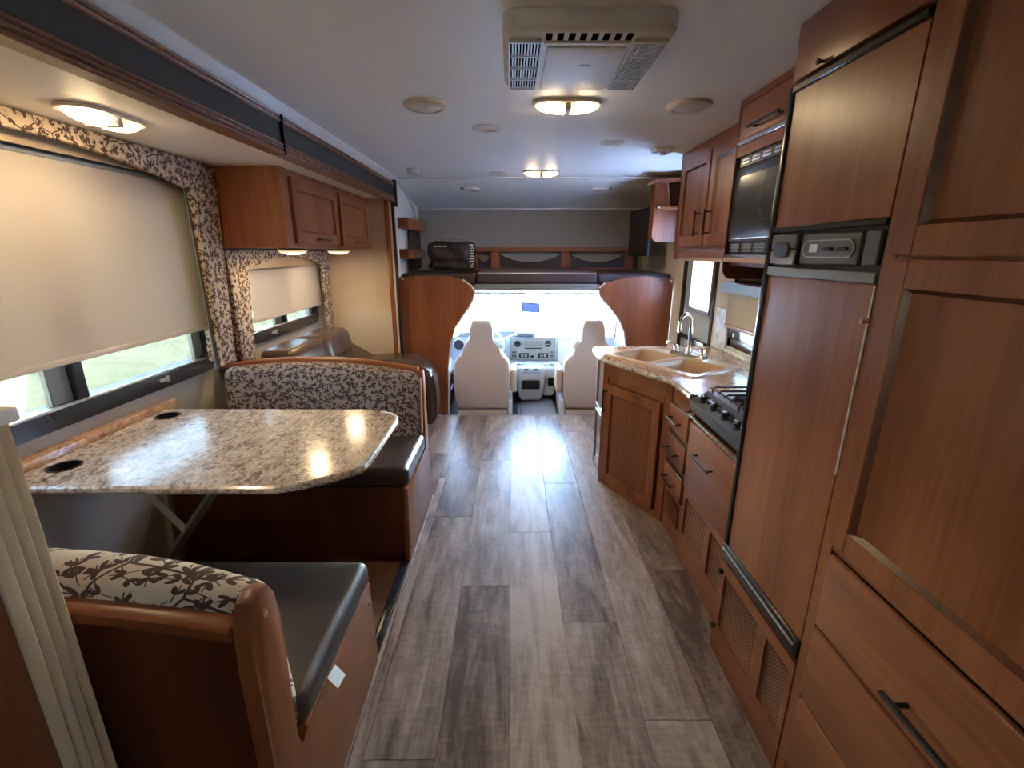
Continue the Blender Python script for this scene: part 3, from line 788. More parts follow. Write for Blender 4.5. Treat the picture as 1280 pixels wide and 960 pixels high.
MB(faceR(FX+.030)).box(Y0+.002, Y1, .0, .038, .412, .472, .010, 3).build('bottom_handle', 'black_s', ld)
MB(faceR(FX+.030)).tube([(Y0+.01, .040, .455), (Y1-.01, .040, .455)], .0035, 8).build('handle_edge', 'mid_grey', ld)
MB(faceR(FX+.030)).box(Y1-.022, Y1, .0, .034, .412, 1.944, .006, 2).build('side_frame', 'black_s', fg)
cp = MB(faceR(FX+.030)).box(Y0+.002, Y1-.022, 0, .012, 1.459, 1.555).build('control_panel', 'black', fg)
MB(faceR(FX+.030)).box(1.045, 1.092, .011, .022, 1.470, 1.546, .003, 1).build('blank_plate', 'ctl', cp)
MB(faceR(FX+.030)).box(1.099, 1.325, .011, .024, 1.468, 1.547, .004, 1).build('dial_plate', 'ctl', cp)
def stadR(b, ua, ub, va, vb, w0, w1, bev=.002):
    r = (vb-va)/2; P = []
    for (cx, s) in ((ub-r, -90), (ua+r, 90)):
        for q in range(9):
            a = math.radians(s+180*q/8); P.append((cx+r*math.cos(a), (va+vb)/2+r*math.sin(a)))
    v0 = [b.bm.verts.new((p[0], w0, p[1])) for p in P]; v1 = [b.bm.verts.new((p[0], w1, p[1])) for p in P]; n = len(P)
    b.bm.faces.new(v0); b.bm.faces.new(v1[::-1])
    for k in range(n): b.bm.faces.new((v0[k], v0[(k+1) % n], v1[(k+1) % n], v1[k]))
    return b
stadR(MB(faceR(FX+.030)), 1.115, 1.31, 1.486, 1.530, .023, .0275).build('dial_bezel', 'alum', cp)
stadR(MB(faceR(FX+.030)), 1.119, 1.306, 1.489, 1.527, .024, .0282).build('dial_recess', 'ctl', cp)
MB(faceR(FX+.030)).box(1.245, 1.278, .027, .0295, 1.499, 1.520).build('display', 'tag', cp)
MB(faceR(FX+.030)).box(1.185, 1.222, .027, .034, 1.503, 1.511, .002, 1).build('switch', 'black', cp)
MB(faceR(FX+.030)).box(1.130, 1.165, .027, .034, 1.503, 1.511, .002, 1).build('switch', 'black', cp)
MB(faceR(FX+.030)).box(1.340, 1.466, .011, .030, 1.508, 1.549, .004, 1).build('latch_plate', 'ctl', cp)
MB(faceR(FX+.030)).box(1.340, 1.466, .011, .030, 1.463, 1.506, .004, 1).build('latch_plate', 'silver', cp)
stadR(MB(faceR(FX+.030)), 1.362, 1.446, 1.482, 1.532, .029, .0335).build('latch_rim', 'silver', cp)
stadR(MB(faceR(FX+.030)), 1.366, 1.442, 1.486, 1.528, .030, .036).build('latch', 'black', cp)

ft_ = thing('fridge_top_cabinet', 'plain cherry wood cabinet front above the refrigerator up to the ceiling', 'cabinet', (1.1, 1.25, 1.957))
MB().box(FX+.022, RX-.002, Y0-.003, Y1+.0, 1.957, CZ-.001).build('body', 'wood_y', ft_)
slab(ft_, faceR(FX+.022), Y0-.002, Y1, 1.958, CZ-.002, .018, 'front_panel', 'wood_y', .002)
MB(faceR(FX+.004)).lathe([(.004, 0), (.004, .012), (.007, .012), (.007, .018)], (1.353, 0, 1.965), 'y', 10).build('catch', 'dark_metal', ft_)
def vent_panel(parent, X, u0, u1, v0, v1, n):
    MB(faceR(X)).box(u0, u1, -.004, .0012, v0, v1).build('vent_shadow', 'void', parent)
    m = MB(faceR(X)); h = (v1-v0)/n
    for i in range(n):
        z = v0+h*(i+.5)
        P = ((.0008, z+h*.24), (.0008, z-h*.24), (.0030, z-h*.24), (.0030, z+h*.16))
        a = [m.bm.verts.new((u0, *p)) for p in P]; b = [m.bm.verts.new((u1, *p)) for p in P]
        for k in range(4): m.bm.faces.new((a[k], a[(k+1) % 4], b[(k+1) % 4], b[k]))
        m.bm.faces.new(a); m.bm.faces.new(b[::-1])
    m.build('louvre', 'wood_y', parent, kind='stuff')
fb = thing('fridge_base_cabinet', 'louvred wood base panel under the refrigerator', 'cabinet', (1.1, 1.25, 0))
MB().box(FX+.008, RX-.002, Y0-.003, Y1, 0, .400).build('body', 'dwood_y', fb)
f = MB(faceR(FX+.008))
for (a, b_, c_, d_) in ((Y0-.003, 1.045, 0, .40), (1.160, 1.213, 0, .40), (1.448, Y1, 0, .40), (1.045, 1.160, 0, .125), (1.213, 1.448, 0, .125), (1.045, 1.160, .355, .40), (1.213, 1.448, .355, .40)): f.box(a, b_, 0, .010, c_, d_)
f.build('vent_frame', 'wood_y', fb)
vent_panel(fb, FX+.008, 1.045, 1.160, .125, .355, 19); vent_panel(fb, FX+.008, 1.213, 1.448, .125, .355, 19)
for z in (.113, .357):
    MB(faceR(FX-.002)).lathe([(.010, 0), (.012, .008), (.010, .016)], (1.468, 0, z), 'y', 14).build('turn_knob', 'black', fb)

# ================================================================== MICROWAVE CABINET, UPPER CABINET
MX = .95
mc = thing('microwave_cabinet', 'cherry wood cabinet with small flip door and rounded lower side holding the microwave', 'cabinet', (1.2, 1.83, 1.40))
MB().box(MX+.016, RX-.002, 1.492, 2.150, 1.925, CZ-.001).build('body', 'wood_y', mc)
MB().box(MX+.30, RX-.002, 1.492, 2.150, 1.455, 1.925).build('rear_panel', 'dwood_z', mc)
def rp(r, a0, a1, c, n=6): return [(c[0]+r*math.cos(math.radians(a0+(a1-a0)*i/n)), c[1]+r*math.sin(math.radians(a0+(a1-a0)*i/n))) for i in range(n+1)]
MB().prism(rp(.05, 180, 270, (MX+.05, 1.432))+[(RX-.002, 1.382), (RX-.002, CZ-.001), (MX, CZ-.001)], 'y', 2.150, 2.166, .002, 1).build('side_panel', 'dwood_z', mc)
MB().box(MX+.03, RX-.002, 1.492, 2.150, 1.44, 1.455).build('shelf', 'dwood_y', mc)
MB(faceR(MX+.016)).box(1.492, 2.150, 0, .016, 2.075, CZ-.001).build('top_rail', 'wood_y', mc)
d = slab(mc, faceR(MX+.016), 1.50, 2.145, 1.945, 2.073, .016, 'flip_door', 'wood_y', .003)
handle(d, faceR(MX+.016), (1.82, 1.972), (2.00, 1.972), .016, .028, .0055)
MB(faceR(MX+.016)).box(1.492, 2.150, 0, .018, 1.924, 1.943, .002, 1).build('silver_strip', 'silver', mc)
MB(faceR(MX+.016)).box(1.492, 2.150, 0, .014, 1.882, 1.922).build('upper_rail', 'wood_y', mc)
MB(faceR(MX+.016)).box(1.492, 2.150, 0, .018, 1.457, 1.476, .002, 1).build('bottom_trim', 'wood_light', mc)
MB(faceR(MX+.016)).box(1.492, 2.150, 0, .020, 1.477, 1.490, .002, 1).build('bottom_strip', 'silver', mc)
mw = thing('microwave', 'black built-in microwave with glass door and slotted vents in the wall cabinet', 'microwave', (1.1, 1.83, 1.492))
MB().box(MX+.03, MX+.295, 1.50, 2.146, 1.492, 1.880).build('body', 'black', mw)
ff = faceR(MX+.030)
MB(ff).box(1.498, 2.147, 0, .018, 1.838, 1.880, .002, 1).build('top_vent', 'black_s', mw)
for i in range(7):
    u = 1.55+i*.083
    for j in range(2): MB(ff).box(u, u+.058, .017, .021, 1.848+j*.013, 1.857+j*.013, .001, 1).build('vent_slat', 'silver', mw)
md = MB(ff).box(1.498, 2.147, 0, .026, 1.552, 1.836, .005, 2).build('door', 'black_s', mw)
MB(ff).box(1.78, 2.085, .0255, .0275, 1.612, 1.800, .0).build('window', 'mw_glass', md)
MB(ff).box(1.515, 1.66, .0255, .0275, 1.60, 1.80, .0).build('keypad', 'grey_pl', md)
MB(ff).box(1.498, 2.147, 0, .024, 1.543, 1.551, .001, 1).build('silver_edge', 'silver', md)
MB(ff).box(1.498, 2.147, 0, .016, 1.493, 1.541, .002, 1).build('bottom_vent', 'black', mw)
for i in range(6):
    u = 1.53+i*.103
    for j in range(3): MB(ff).box(u, u+.078, .015, .019, 1.502+j*.012, 1.509+j*.012).build('vent_slat', 'grey_pl', mw)

UX = 1.09
uc = thing('kitchen_upper_cabinet', 'cherry wood upper kitchen cabinet with two tall doors above the sink', 'cabinet', (1.25, 2.7, 1.45))
MB().box(UX+.016, RX-.002, 2.168, 3.225, 1.50, CZ-.001).build('body', 'wood_z', uc)
f = MB(faceR(UX+.016))
f.box(3.165, 3.240, 0, .016, 1.455, CZ-.001); f.box(2.168, 2.25, 0, .016, 1.50, CZ-.001); f.box(2.25, 3.165, 0, .016, 2.03, CZ-.001); f.box(2.25, 3.165, 0, .016, 1.50, 1.54)
f.build('face_frame', 'wood_y', uc)
MB().box(UX, RX-.002, 3.225, 3.240, 1.455, CZ-.001).build('side_panel', 'wood_z', uc)
MB(faceR(UX+.016)).box(2.168, 3.165, 0, .014, 1.470, 1.499).build('light_rail', 'wood_y', uc)
MB().box(UX, RX-.002, 2.168, 3.238, 1.448, 1.468, .003, 1).build('bottom_board', 'wood_light', uc)
MB(faceR(UX)).box(2.168, 3.19, 0, .006, 1.508, 1.518, .002, 1).build('trim_strip', 'silver', uc)
for (u0, u1, hu) in ((2.735, 3.170, 2.795), (2.27, 2.715, 2.655)):
    d = cab_door(uc, faceR(UX), u0, u1, 1.535, 2.035, .058, .018)
    handle(d, faceR(UX), (hu, 1.60), (hu, 1.71))

# ================================================================== BASE CABINETS
BX = .862; CTZ = .86
st = thing('stove_base_cabinet', 'cherry wood base cabinet with large drawer front and louvred vents under the cooktop', 'cabinet', (1.15, 1.8, 0))
MB().box(BX, RX-.002, 1.492, 2.062, 0, .755).build('body', 'dwood_z', st)
f = MB(faceR(BX))
for (a, b_, c_, d_) in ((1.492, 2.062, 0, .135), (1.492, 1.605, .135, .345), (1.74, 1.785, .135, .345), (2.03, 2.062, .135, .345), (1.492, 2.062, .345, .385), (1.492, 2.062, .735, .755), (1.492, 1.499, .385, .735), (2.056, 2.062, .385, .735)): f.box(a, b_, 0, .010, c_, d_)
f.build('face_frame', 'wood_y', st)
vent_panel(st, BX, 1.605, 1.74, .135, .345, 17); vent_panel(st, BX, 1.785, 2.03, .135, .345, 17)
d = slab(st, faceR(BX), 1.50, 2.055, .392, .730, .020, 'drawer_front', 'wood_y', .004)
handle(d, faceR(BX), (1.77, .612), (1.93, .612), .020, .030, .0055)

dr = thing('drawer_cabinet', 'narrow cherry wood cabinet with three drawers between cooktop and sink', 'cabinet', (1.15, 2.2, 0))
P0, P1 = Vector((.595, 2.865)), Vector((.868, 2.365))
MB().prism([(BX, 2.066), (RX-.002, 2.066), (RX-.002, 2.36), (BX+.02, 2.36), (BX, 2.352)], 'z', 0, CTZ-.034).build('body', 'wood_z', dr)
for (v0, v1) in ((.605, .735), (.437, .572), (.268, .405)):
    d = slab(dr, faceR(BX), 2.082, 2.340, v0, v1, .020, 'drawer', 'wood_y', .004)
    MB(faceR(BX)).box(2.082, 2.340, .003, .021, v1, v1+.006, .001, 1).build('edge_highlight', 'silver', d)  # silver strip stands in for the highlight on the bevelled drawer edge
    vv = v0+.065
    handle(d, faceR(BX), (2.165, vv), (2.285, vv), .020, .030, .0055)
slab(dr, faceR(BX), 2.12, 2.31, .105, .225, .006, 'lower_panel', 'dwood_z', .002)

sk = thing('sink_cabinet', 'angled cherry wood sink cabinet with panelled door and open end shelves', 'cabinet', (1.0, 2.8, 0))
DD = (P1-P0); DL = DD.length; DD.normalize(); DN = Vector((-DD.y, DD.x)) * -1
if DN.y > 0: DN = -DN
if DN.x > 0 and DN.y > 0: DN = -DN
def fdiag(u, w_, v): return (P0.x+DD.x*u+DN.x*w_, P0.y+DD.y*u+DN.y*w_, v)
MB().prism([(P0.x+.004, P0.y+.001), (P1.x+.006, P1.y+.001), (RX-.002, 2.366), (RX-.002, 3.20), (.66, 3.20), (.66, 2.90)], 'z', 0, CTZ-.20).build('body', 'wood_z', sk)
MB(fdiag).box(.004, DL-.004, -.014, -.0005, 0, CTZ-.036).build('front_board', 'wood_z', sk)
f = MB(fdiag); f.box(0, .045, 0, .012, 0, CTZ-.034); f.box(DL-.05, DL, 0, .012, 0, CTZ-.034); f.box(.045, DL-.05, 0, .012, .0, .05); f.box(.045, DL-.05, 0, .012, .745, CTZ-.034)
f.build('face_frame', 'wood_z', sk)
MB(fdiag).box(.075, DL-.06, 0, .006, .705, .775, .002, 1).build('false_front', 'wood_x', sk)
d = cab_door(sk, lambda u, w_, v: fdiag(u, w_+.012, v), .045, DL-.065, .045, .700, .055, .018)
handle(d, lambda u, w_, v: fdiag(u, w_+.012, v), (.062, .53), (.062, .655), .018, .028, .0055)
e = MB()      # open end: post, shelves and curved rails
e.box(.605, .622, 3.175, 3.20, 0, CTZ-.034); e.box(.605, .622, 2.885, 2.905, 0, CTZ-.034)
e.build('end_post', 'blue_grey', sk)
for z in (.02, .40):
    MB().box(.605, .658, 2.905, 3.175, z, z+.02, .003, 1).build('end_shelf', 'wood_y', sk)
MB().tube([(.612, 2.905, .46), (.612, 3.04, .44), (.612, 3.175, .46)], .010, 8).build('shelf_rail', 'blue_grey', sk)
MB().box(.655, .660, 2.89, 3.19, 0, CTZ-.04).build('end_back', 'dwood_z', sk)

# countertop with cut-out for the sink
SD = Vector((.52, -.854)).normalized(); SN = Vector((-SD.y, SD.x))           # long axis of the sink, towards the wall
if SN.x < 0: SN = -SN
SO_ = Vector((.955, 2.755)); SL, SW = .355, .215
def srect(l, w_, r=.03, n=5):
    P = []
    for (cx, cy, s) in ((l-r, -w_+r, -90), (l-r, w_-r, 0), (-l+r, w_-r, 90), (-l+r, -w_+r, 180)):
        for q in range(n+1):
            a = math.radians(s+90*q/n); u, v = cx+r*math.cos(a), cy+r*math.sin(a)
            p = SO_+SD*u+SN*v; P.append((p.x, p.y))
    return P
ct = thing('countertop', 'granite look kitchen countertop around the double sink', 'countertop', (1.1, 2.6, CTZ-.03))
outline = [(.845, 2.066), (.842, 2.335), (.575, 2.845), (.566, 2.90), (.568, 3.10), (.578, 3.17), (.60, 3.205), (.65, 3.215), (RX-.002, 3.215), (RX-.002, 2.066)]
def slab_hole(outer, hole, z0, z1):
    m = MB(); from mathutils.geometry import tessellate_polygon
    pts = outer+hole; tri = tessellate_polygon([[Vector((*p, 0)) for p in outer], [Vector((*p, 0)) for p in hole]])
    T_ = [m.bm.verts.new((*p, z1)) for p in pts]; B_ = [m.bm.verts.new((*p, z0)) for p in pts]
    for t in tri:
        try: m.bm.faces.new([T_[i] for i in t]); m.bm.faces.new([B_[i] for i in t][::-1])
        except ValueError: pass
    for (o, n) in ((0, len(outer)), (len(outer), len(hole))):
        for k in range(n):
            a, b_ = o+k, o+(k+1) % n
            m.bm.faces.new((T_[a], T_[b_], B_[b_], B_[a]))
    return m
slab_hole(outline, srect(SL-.015, SW-.015), CTZ-.030, CTZ).build('top', 'granite_w', ct, 30)
e = MB(); o2 = outline[:8]
e.tube([(p[0], p[1], CTZ-.015) for p in o2], .016, 8); e.build('edge', 'granite', ct)
MB().box(RX-.016, RX-.002, 3.03, 3.215, CTZ, 1.14, .002, 1).build('backsplash', 'marble', ct)
MB().box(RX-.014, RX-.002, 2.066, 3.03, CTZ, .888, .002, 1).build('backsplash_strip', 'marble', ct)

sn = thing('kitchen_sink', 'bone coloured double bowl kitchen sink set in the countertop', 'sink', (SO_.x, SO_.y, CTZ))
def sx(u, v, z): p = SO_+SD*u+SN*v; return (p.x, p.y, z)
rim = srect(SL, SW, .04)
def bowl_pts(uc, hl, hw, r, z, n=5):
    P = []
    for (cx, cy, s) in ((hl-r, -hw+r, -90), (hl-r, hw-r, 0), (-hl+r, hw-r, 90), (-hl+r, -hw+r, 180)):
        for q in range(n+1):
            a = math.radians(s+90*q/n); P.append(sx(uc+cx+r*math.cos(a), -.022+cy+r*math.sin(a), z))
    return P
holes = [bowl_pts(-.172, .150, .150, .045, 0), bowl_pts(.172, .150, .150, .045, 0)]
from mathutils.geometry import tessellate_polygon
m = MB(); loops = [[Vector((*p, 0)) for p in rim]]+[[Vector(p) for p in h] for h in holes]
tri = tessellate_polygon(loops); flat = [p for L in loops for p in L]
TV = [m.bm.verts.new((p.x, p.y, CTZ+.010)) for p in flat]
for t in tri: m.bm.faces.new([TV[i] for i in t])
n = len(rim); lo = [m.bm.verts.new((p[0], p[1], CTZ+.001)) for p in srect(SL+.006, SW+.006, .043)]
for k in range(n): m.bm.faces.new((TV[k], TV[(k+1) % n], lo[(k+1) % n], lo[k]))
m.build('rim', 'bone_sink', sn, 30)
for uc_ in (-.172, .172):
    m = MB(); prev = None
    for (s, z, r) in ((0, .010, .045), (.006, .004, .043), (.014, -.06, .04), (.022, -.125, .038), (.05, -.14, .035)):
        ring = [m.bm.verts.new((p[0], p[1], CTZ+z)) for p in bowl_pts(uc_, .150-s, .150-s, r, 0)]
        if prev:
            k_ = len(ring)
            for k in range(k_): m.bm.faces.new((prev[k], prev[(k+1) % k_], ring[(k+1) % k_], ring[k]))
        prev = ring
    m.bm.faces.new(prev)
    b = m.build('bowl', 'bone_sink', sn, 60)
    c = sx(uc_, -.022, CTZ-.138)
    MB().lathe([(.038, 0), (.038, .003), (.02, .001)], c, n=20).build('drain', 'chrome', b)
fc = thing('faucet', 'chrome gooseneck faucet with two lever handles behind the sink', 'faucet', sx(0, .235, CTZ))
fv = .180
def fx(u, v, z): return sx(u, v, CTZ+.010+z)
fm = MB()
P = [(-.125, fv-.026), (.125, fv-.026), (.125, fv+.026), (-.125, fv+.026)]
v0 = [fm.bm.verts.new(fx(*p, .0005)) for p in P]; v1 = [fm.bm.verts.new(fx(p[0]*.96, fv+(p[1]-fv)*.8, .020)) for p in P]
fm.bm.faces.new(v0); fm.bm.faces.new(v1[::-1])
for k in range(4): fm.bm.faces.new((v0[k], v0[(k+1) % 4], v1[(k+1) % 4], v1[k]))
fm.build('deck_plate', 'chrome', fc)
pts = [fx(0, fv, .018), fx(0, fv, .16)]
for i in range(1, 12):
    a = PI*i/11; pts.append(fx(0, fv-.055+.055*math.cos(a), .21+.055*math.sin(a)))
pts.append(fx(0, fv-.110, .185)); pts.append(fx(0, fv-.110, .165))
MB().tube(pts, [.012]*2+[.0105]*11+[.011, .0135], 12).build('spout', 'chrome', fc)
MB().lathe([(.020, .018), (.018, .032), (.013, .050)], fx(0, fv, 0), n=16).build('spout_base', 'chrome', fc)
for s in (-1, 1):
    h = MB(); h.lathe([(.018, .018), (.020, .028), (.015, .050), (.010, .058), (.001, .060)], fx(s*.098, fv, 0), n=16, capb=False)
    h.tube([fx(s*.098, fv, .050), fx(s*.115, fv-.02, .066), fx(s*.132, fv-.055, .074)], [.008, .006, .007], 8)
    h.build('lever_handle', 'chrome', fc)

# cooktop
ck = thing('cooktop', 'black and steel gas cooktop with wire grates and four front knobs', 'cooktop', (1.1, 1.83, .78))
MB().box(BX-.0, RX-.10, 1.50, 2.060, .778, .868, .004, 1).build('body', 'black', ck)
MB().box(BX+.035, RX-.11, 1.51, 2.055, .868, .874, .002, 1).build('top_plate', 'alum', ck)
MB().prism([(BX+.048, .880), (BX-.030, .838), (BX-.034, .800), (BX-.02, .782), (BX, .778), (BX+.048, .778)], 'y', 1.50, 2.060, .004, 2).build('control_panel', 'stove_front', ck)
kn = Vector((-.47, 0, .88)).normalized()
for i in range(4):
    y = 1.655+i*.108
    base = Vector((BX+.006, y, .8575)); k = MB()
    for (r0, h0, r1, h1) in ((.026, 0, .026, .004), (.019, .004, .016, .024)):
        ra = []; e1 = Vector((0, 1, 0)); e2 = kn.cross(e1)
        for (r, h) in ((r0, h0), (r1, h1)):
            ra.append([k.bm.verts.new(base+kn*h+e1*r*math.cos(2*PI*q/16)+e2*r*math.sin(2*PI*q/16)) for q in range(16)])
        for q in range(16): k.bm.faces.new((ra[0][q], ra[0][(q+1) % 16], ra[1][(q+1) % 16], ra[1][q]))
        k.bm.faces.new(ra[1])
    ko = k.build('knob', 'black_s', ck)
    MB().tube([base+kn*.026+Vector((0, -.012, 0)), base+kn*.026+Vector((0, .012, 0))], .0035, 6).build('knob_pointer', 'silver', ko)
g = MB(); gz = .905
for i in range(9):
    y = 1.535+i*.062; g.tube([(BX+.055, y, gz-.012), (BX+.07, y, gz), (RX-.14, y, gz), (RX-.125, y, gz-.012)], .0042, 6)
for x in (BX+.06, BX+.26, RX-.13): g.tube([(x, 1.52, gz-.006), (x, 2.045, gz-.006)], .0042, 6)
for x in (BX+.06, RX-.13):
    for y in (1.53, 1.78, 2.035): g.tube([(x, y, gz-.006), (x, y, .873)], .004, 6)
g.build('grate', 'black_s', ck)
for (x, y) in ((BX+.15, 1.66), (BX+.15, 1.93), (BX+.36, 1.80)):
    MB().lathe([(.045, .872), (.045, .880), (.035, .884), (.035, .890), (.001, .892)], (x, y, 0), capb=False).build('burner', 'black', ck)
MB(faceR(BX)).tube([(2.055, .0, .784), (2.055, .042, .776), (1.52, .042, .764), (1.52, .0, .784)], .004, 6).build('towel_wire', 'black_s', ck)

# ================================================================== ENTRY DOOR, KITCHEN WINDOW
ed = sempty('door_1', (RX, 3.61, -.2), 'grey entry door with tall frosted window beyond the sink', 'door')
m = MB(); wall_with(m, RX+.012, RX+.045, DW[0]+.03, DW[1]-.03, -.2, 1.89, [(3.40, 3.77, 1.08, 1.75)]); m.build('leaf', 'door_grey', ed)
fr = MB(); fr.box(RX-.012, RX+.05, DW[0], DW[0]+.032, -.2, DW[3], .004, 1); fr.box(RX-.012, RX+.05, DW[1]-.032, DW[1], -.2, DW[3], .004, 1); fr.box(RX-.012, RX+.05, DW[0], DW[1], DW[3]-.03, DW[3], .004, 1)
fr.build('frame', 'black_s', ed)
MB().box(RX+.024, RX+.030, 3.395, 3.775, 1.075, 1.755).build('pane', 'frosted', ed)
b = MB()
for (a0, a1, c0, c1) in ((3.37, 3.40, 1.05, 1.78), (3.77, 3.80, 1.05, 1.78), (3.37, 3.80, 1.05, 1.08), (3.37, 3.80, 1.75, 1.78)): b.box(RX-.002, RX+.014, a0, a1, c0, c1, .005, 2)
b.build('pane_frame', 'mid_grey', ed)
lk = MB().box(RX-.020, RX+.014, 3.36, 3.88, .70, .85, .012, 2).build('lower_tray', 'black_s', ed)
MB().box(RX-.024, RX-.018, 3.62, 3.82, .73, .82, .006, 2).build('lock_plate', 'grey_pl', lk)
kw = sempty('window_3', (RX, 2.6, .90), 'black framed kitchen window over the counter next to the entry door', 'window')
b = MB()
for (a0, a1, c0, c1) in ((2.2, 2.25, .905, 1.36), (2.96, 3.02, .905, 1.36), (2.2, 3.02, .905, .965), (2.2, 3.02, 1.31, 1.36)): b.box(RX-.012, RX+.045, a0, a1, c0, c1, .008, 2)
b.build('frame', 'black_s', kw)
MB().box(RX+.02, RX+.024, 2.24, 2.97, .955, 1.32).build('pane', 'tint', kw)
MB().box(RX-.016, RX-.010, 2.93, 2.945, .975, 1.0, .002, 1).build('latch', 'tag', kw)
ks = thing('roller_shade', 'half lowered cream roller shade under a dark valance on the kitchen window', 'shade', (RX-.04, 2.6, 1.04))
MB().grid(lambda u, v: (RX-.035, 2.19+.83*u, 1.052+.22*v), 12, 4, .0012).build('cloth', 'blind', ks)
MB().box(RX-.042, RX-.028, 2.19, 3.02, 1.030, 1.055, .004, 2).build('hem_bar', 'wood_light', ks)
MB().box(RX-.085, RX-.070, 2.17, 3.04, 1.255, 1.318, .003, 1).build('valance_board', 'blue_grey', ks)
MB().box(RX-.070, RX-.002, 2.17, 3.04, 1.306, 1.318).build('valance_top', 'wood_y', ks)
MB().box(RX-.070, RX-.002, 3.028, 3.04, 1.255, 1.306).build('valance_end', 'wood_y', ks)

# corner cabinet by the bunk with its flap lifted
cc = thing('corner_cabinet', 'small cherry wood corner cabinet above the entry door with its flap lifted open', 'cabinet', (1.3, 4.06, 1.57))
MB().prism(rp(.05, 180, 270, (1.165+.05, 1.63))+[(RX-.002, 1.580), (RX-.002, 1.835), (1.165, 1.835)], 'y', 4.05, 4.075, .003, 1).build('lower_panel', 'wood_z', cc)
MB().box(1.165, RX-.002, 3.955, 4.075, 1.836, 1.852, .003, 1).build('shelf', 'wood_x', cc)
MB().box(1.165, 1.285, 4.05, 4.075, 1.852, 2.06).build('front_stile', 'wood_z', cc)
MB().box(1.165, 1.180, 4.076, 4.165, 1.60, 2.06).build('side_board', 'wood_z', cc)
MB().box(1.20, RX-.002, 4.150, 4.165, 1.60, 2.06).build('back_board', 'dwood_z', cc)
MB().box(1.165, RX-.002, 4.05, 4.165, 2.06, 2.075).build('top_board', 'wood_x', cc)
MB().prism([(1.10, 2.016), (1.36, 2.050), (1.36, 2.066), (1.10, 2.030)], 'y', 3.86, 4.045, .002, 1).build('flap', 'wood_x', cc)
MB().tube([(1.25, 4.02, 2.035), (1.275, 4.03, 1.94), (1.29, 4.04, 1.858)], .004, 6).build('stay_strut', 'alum', cc)
for x in (1.185, 1.215):
    MB().box(x-.007, x+.007, 4.02, 4.05, 2.034, 2.062, .002, 1).build('hinge', 'silver', cc)
MB().lathe([(.008, 0), (.008, -.008)], (1.178, 3.955, 1.844), 'y', 10).build('magnet_catch', 'white_pl', cc)
MB().lathe([(.006, 0), (.006, -.006)], (1.12, 3.88, 2.017), 'z', 10).build('bumper', 'brass', cc)

# ================================================================== BULKHEAD PANELS, BUNK
Lp = [(LX+.002, 0), (LX+.002, 1.283), (-.70, 1.297), (-.55, 1.292), (-.44, 1.262), (-.365, 1.21), (-.338, 1.155), (-.35, 1.10), (-.385, 1.03), (-.45, .945), (-.515, .85), (-.560, .72), (-.585, .58), (-.598, .45), (-.605, .25), (-.612, 0)]
bl = thing('bulkhead_panel', 'curved cherry wood partition panel between the sofa and the driver seat', 'partition', (-.8, YB, 0))
MB().prism(Lp, 'y', YB, YB+.02, .003, 1).build('panel', 'wood_z', bl)
MB().tube([(p[0]+.002, YB+.010, p[1]) for p in Lp[4:]], .011, 8).build('edge_trim', 'bone_pl', bl)
MB().box(-.885, -.855, YB-.004, YB, 1.268, 1.284).build('catch_plate', 'black', bl)
MB().lathe([(.011, 0), (.009, -.006)], (-.965, YB, 1.272), 'y', 10).build('screw_cap', 'bone_pl', bl)
Rp_ = [(RX-.004, 0), (RX-.004, 1.268), (1.20, 1.292), (1.06, 1.288), (.93, 1.268), (.83, 1.235), (.778, 1.19), (.785, 1.13), (.838, 1.065), (.915, .985), (.976, .905), (1.025, .80), (1.05, .68), (1.062, .50), (1.068, .25), (1.07, 0)]
br = thing('bulkhead_panel', 'curved cherry wood partition panel between the entry door and the passenger seat', 'partition', (1.25, YB, 0))
MB().prism(Rp_, 'y', YB, YB+.02, .003, 1).build('panel', 'wood_z', br)
MB().tube([(p[0]-.002, YB+.010, p[1]) for p in Rp_[5:]], .011, 8).build('edge_trim', 'bone_pl', br)
MB().box(1.30, 1.335, YB-.004, YB, 1.255, 1.270).build('catch_plate', 'black', br)
MB().lathe([(.012, 0), (.010, -.006)], (1.405, YB, 1.252), 'y', 10).build('screw_cap', 'bone_pl', br)

bk = thing('bunk_bed', 'over-cab bunk bed with dark brown vinyl mattress', 'bed', (.215, 4.7, 1.20))
MB().box(LX+.002, RX-.002, YB+.03, YF-.002, 1.200, 1.218).build('base_board', 'dwood_x', bk)
MB().soft(LX+.01, -.32, YB+.06, YF-.14, 1.218, 1.315, .03).build('mattress', 'vinyl', bk)
MB().soft(-.315, .765, YB+.04, YF-.14, 1.218, 1.333, .03).build('mattress', 'vinyl', bk)
MB().soft(.77, RX-.01, YB+.06, YF-.14, 1.218, 1.315, .03).build('mattress', 'vinyl', bk)
MB().tube([(-.30, YB+.045, 1.318), (.75, YB+.045, 1.318)], .005, 6).build('piping', 'mid_grey', bk)
MB().box(-.33, .78, YB+.026, YB+.036, 1.185, 1.225, .003, 1).build('front_rail', 'blue_grey', bk)

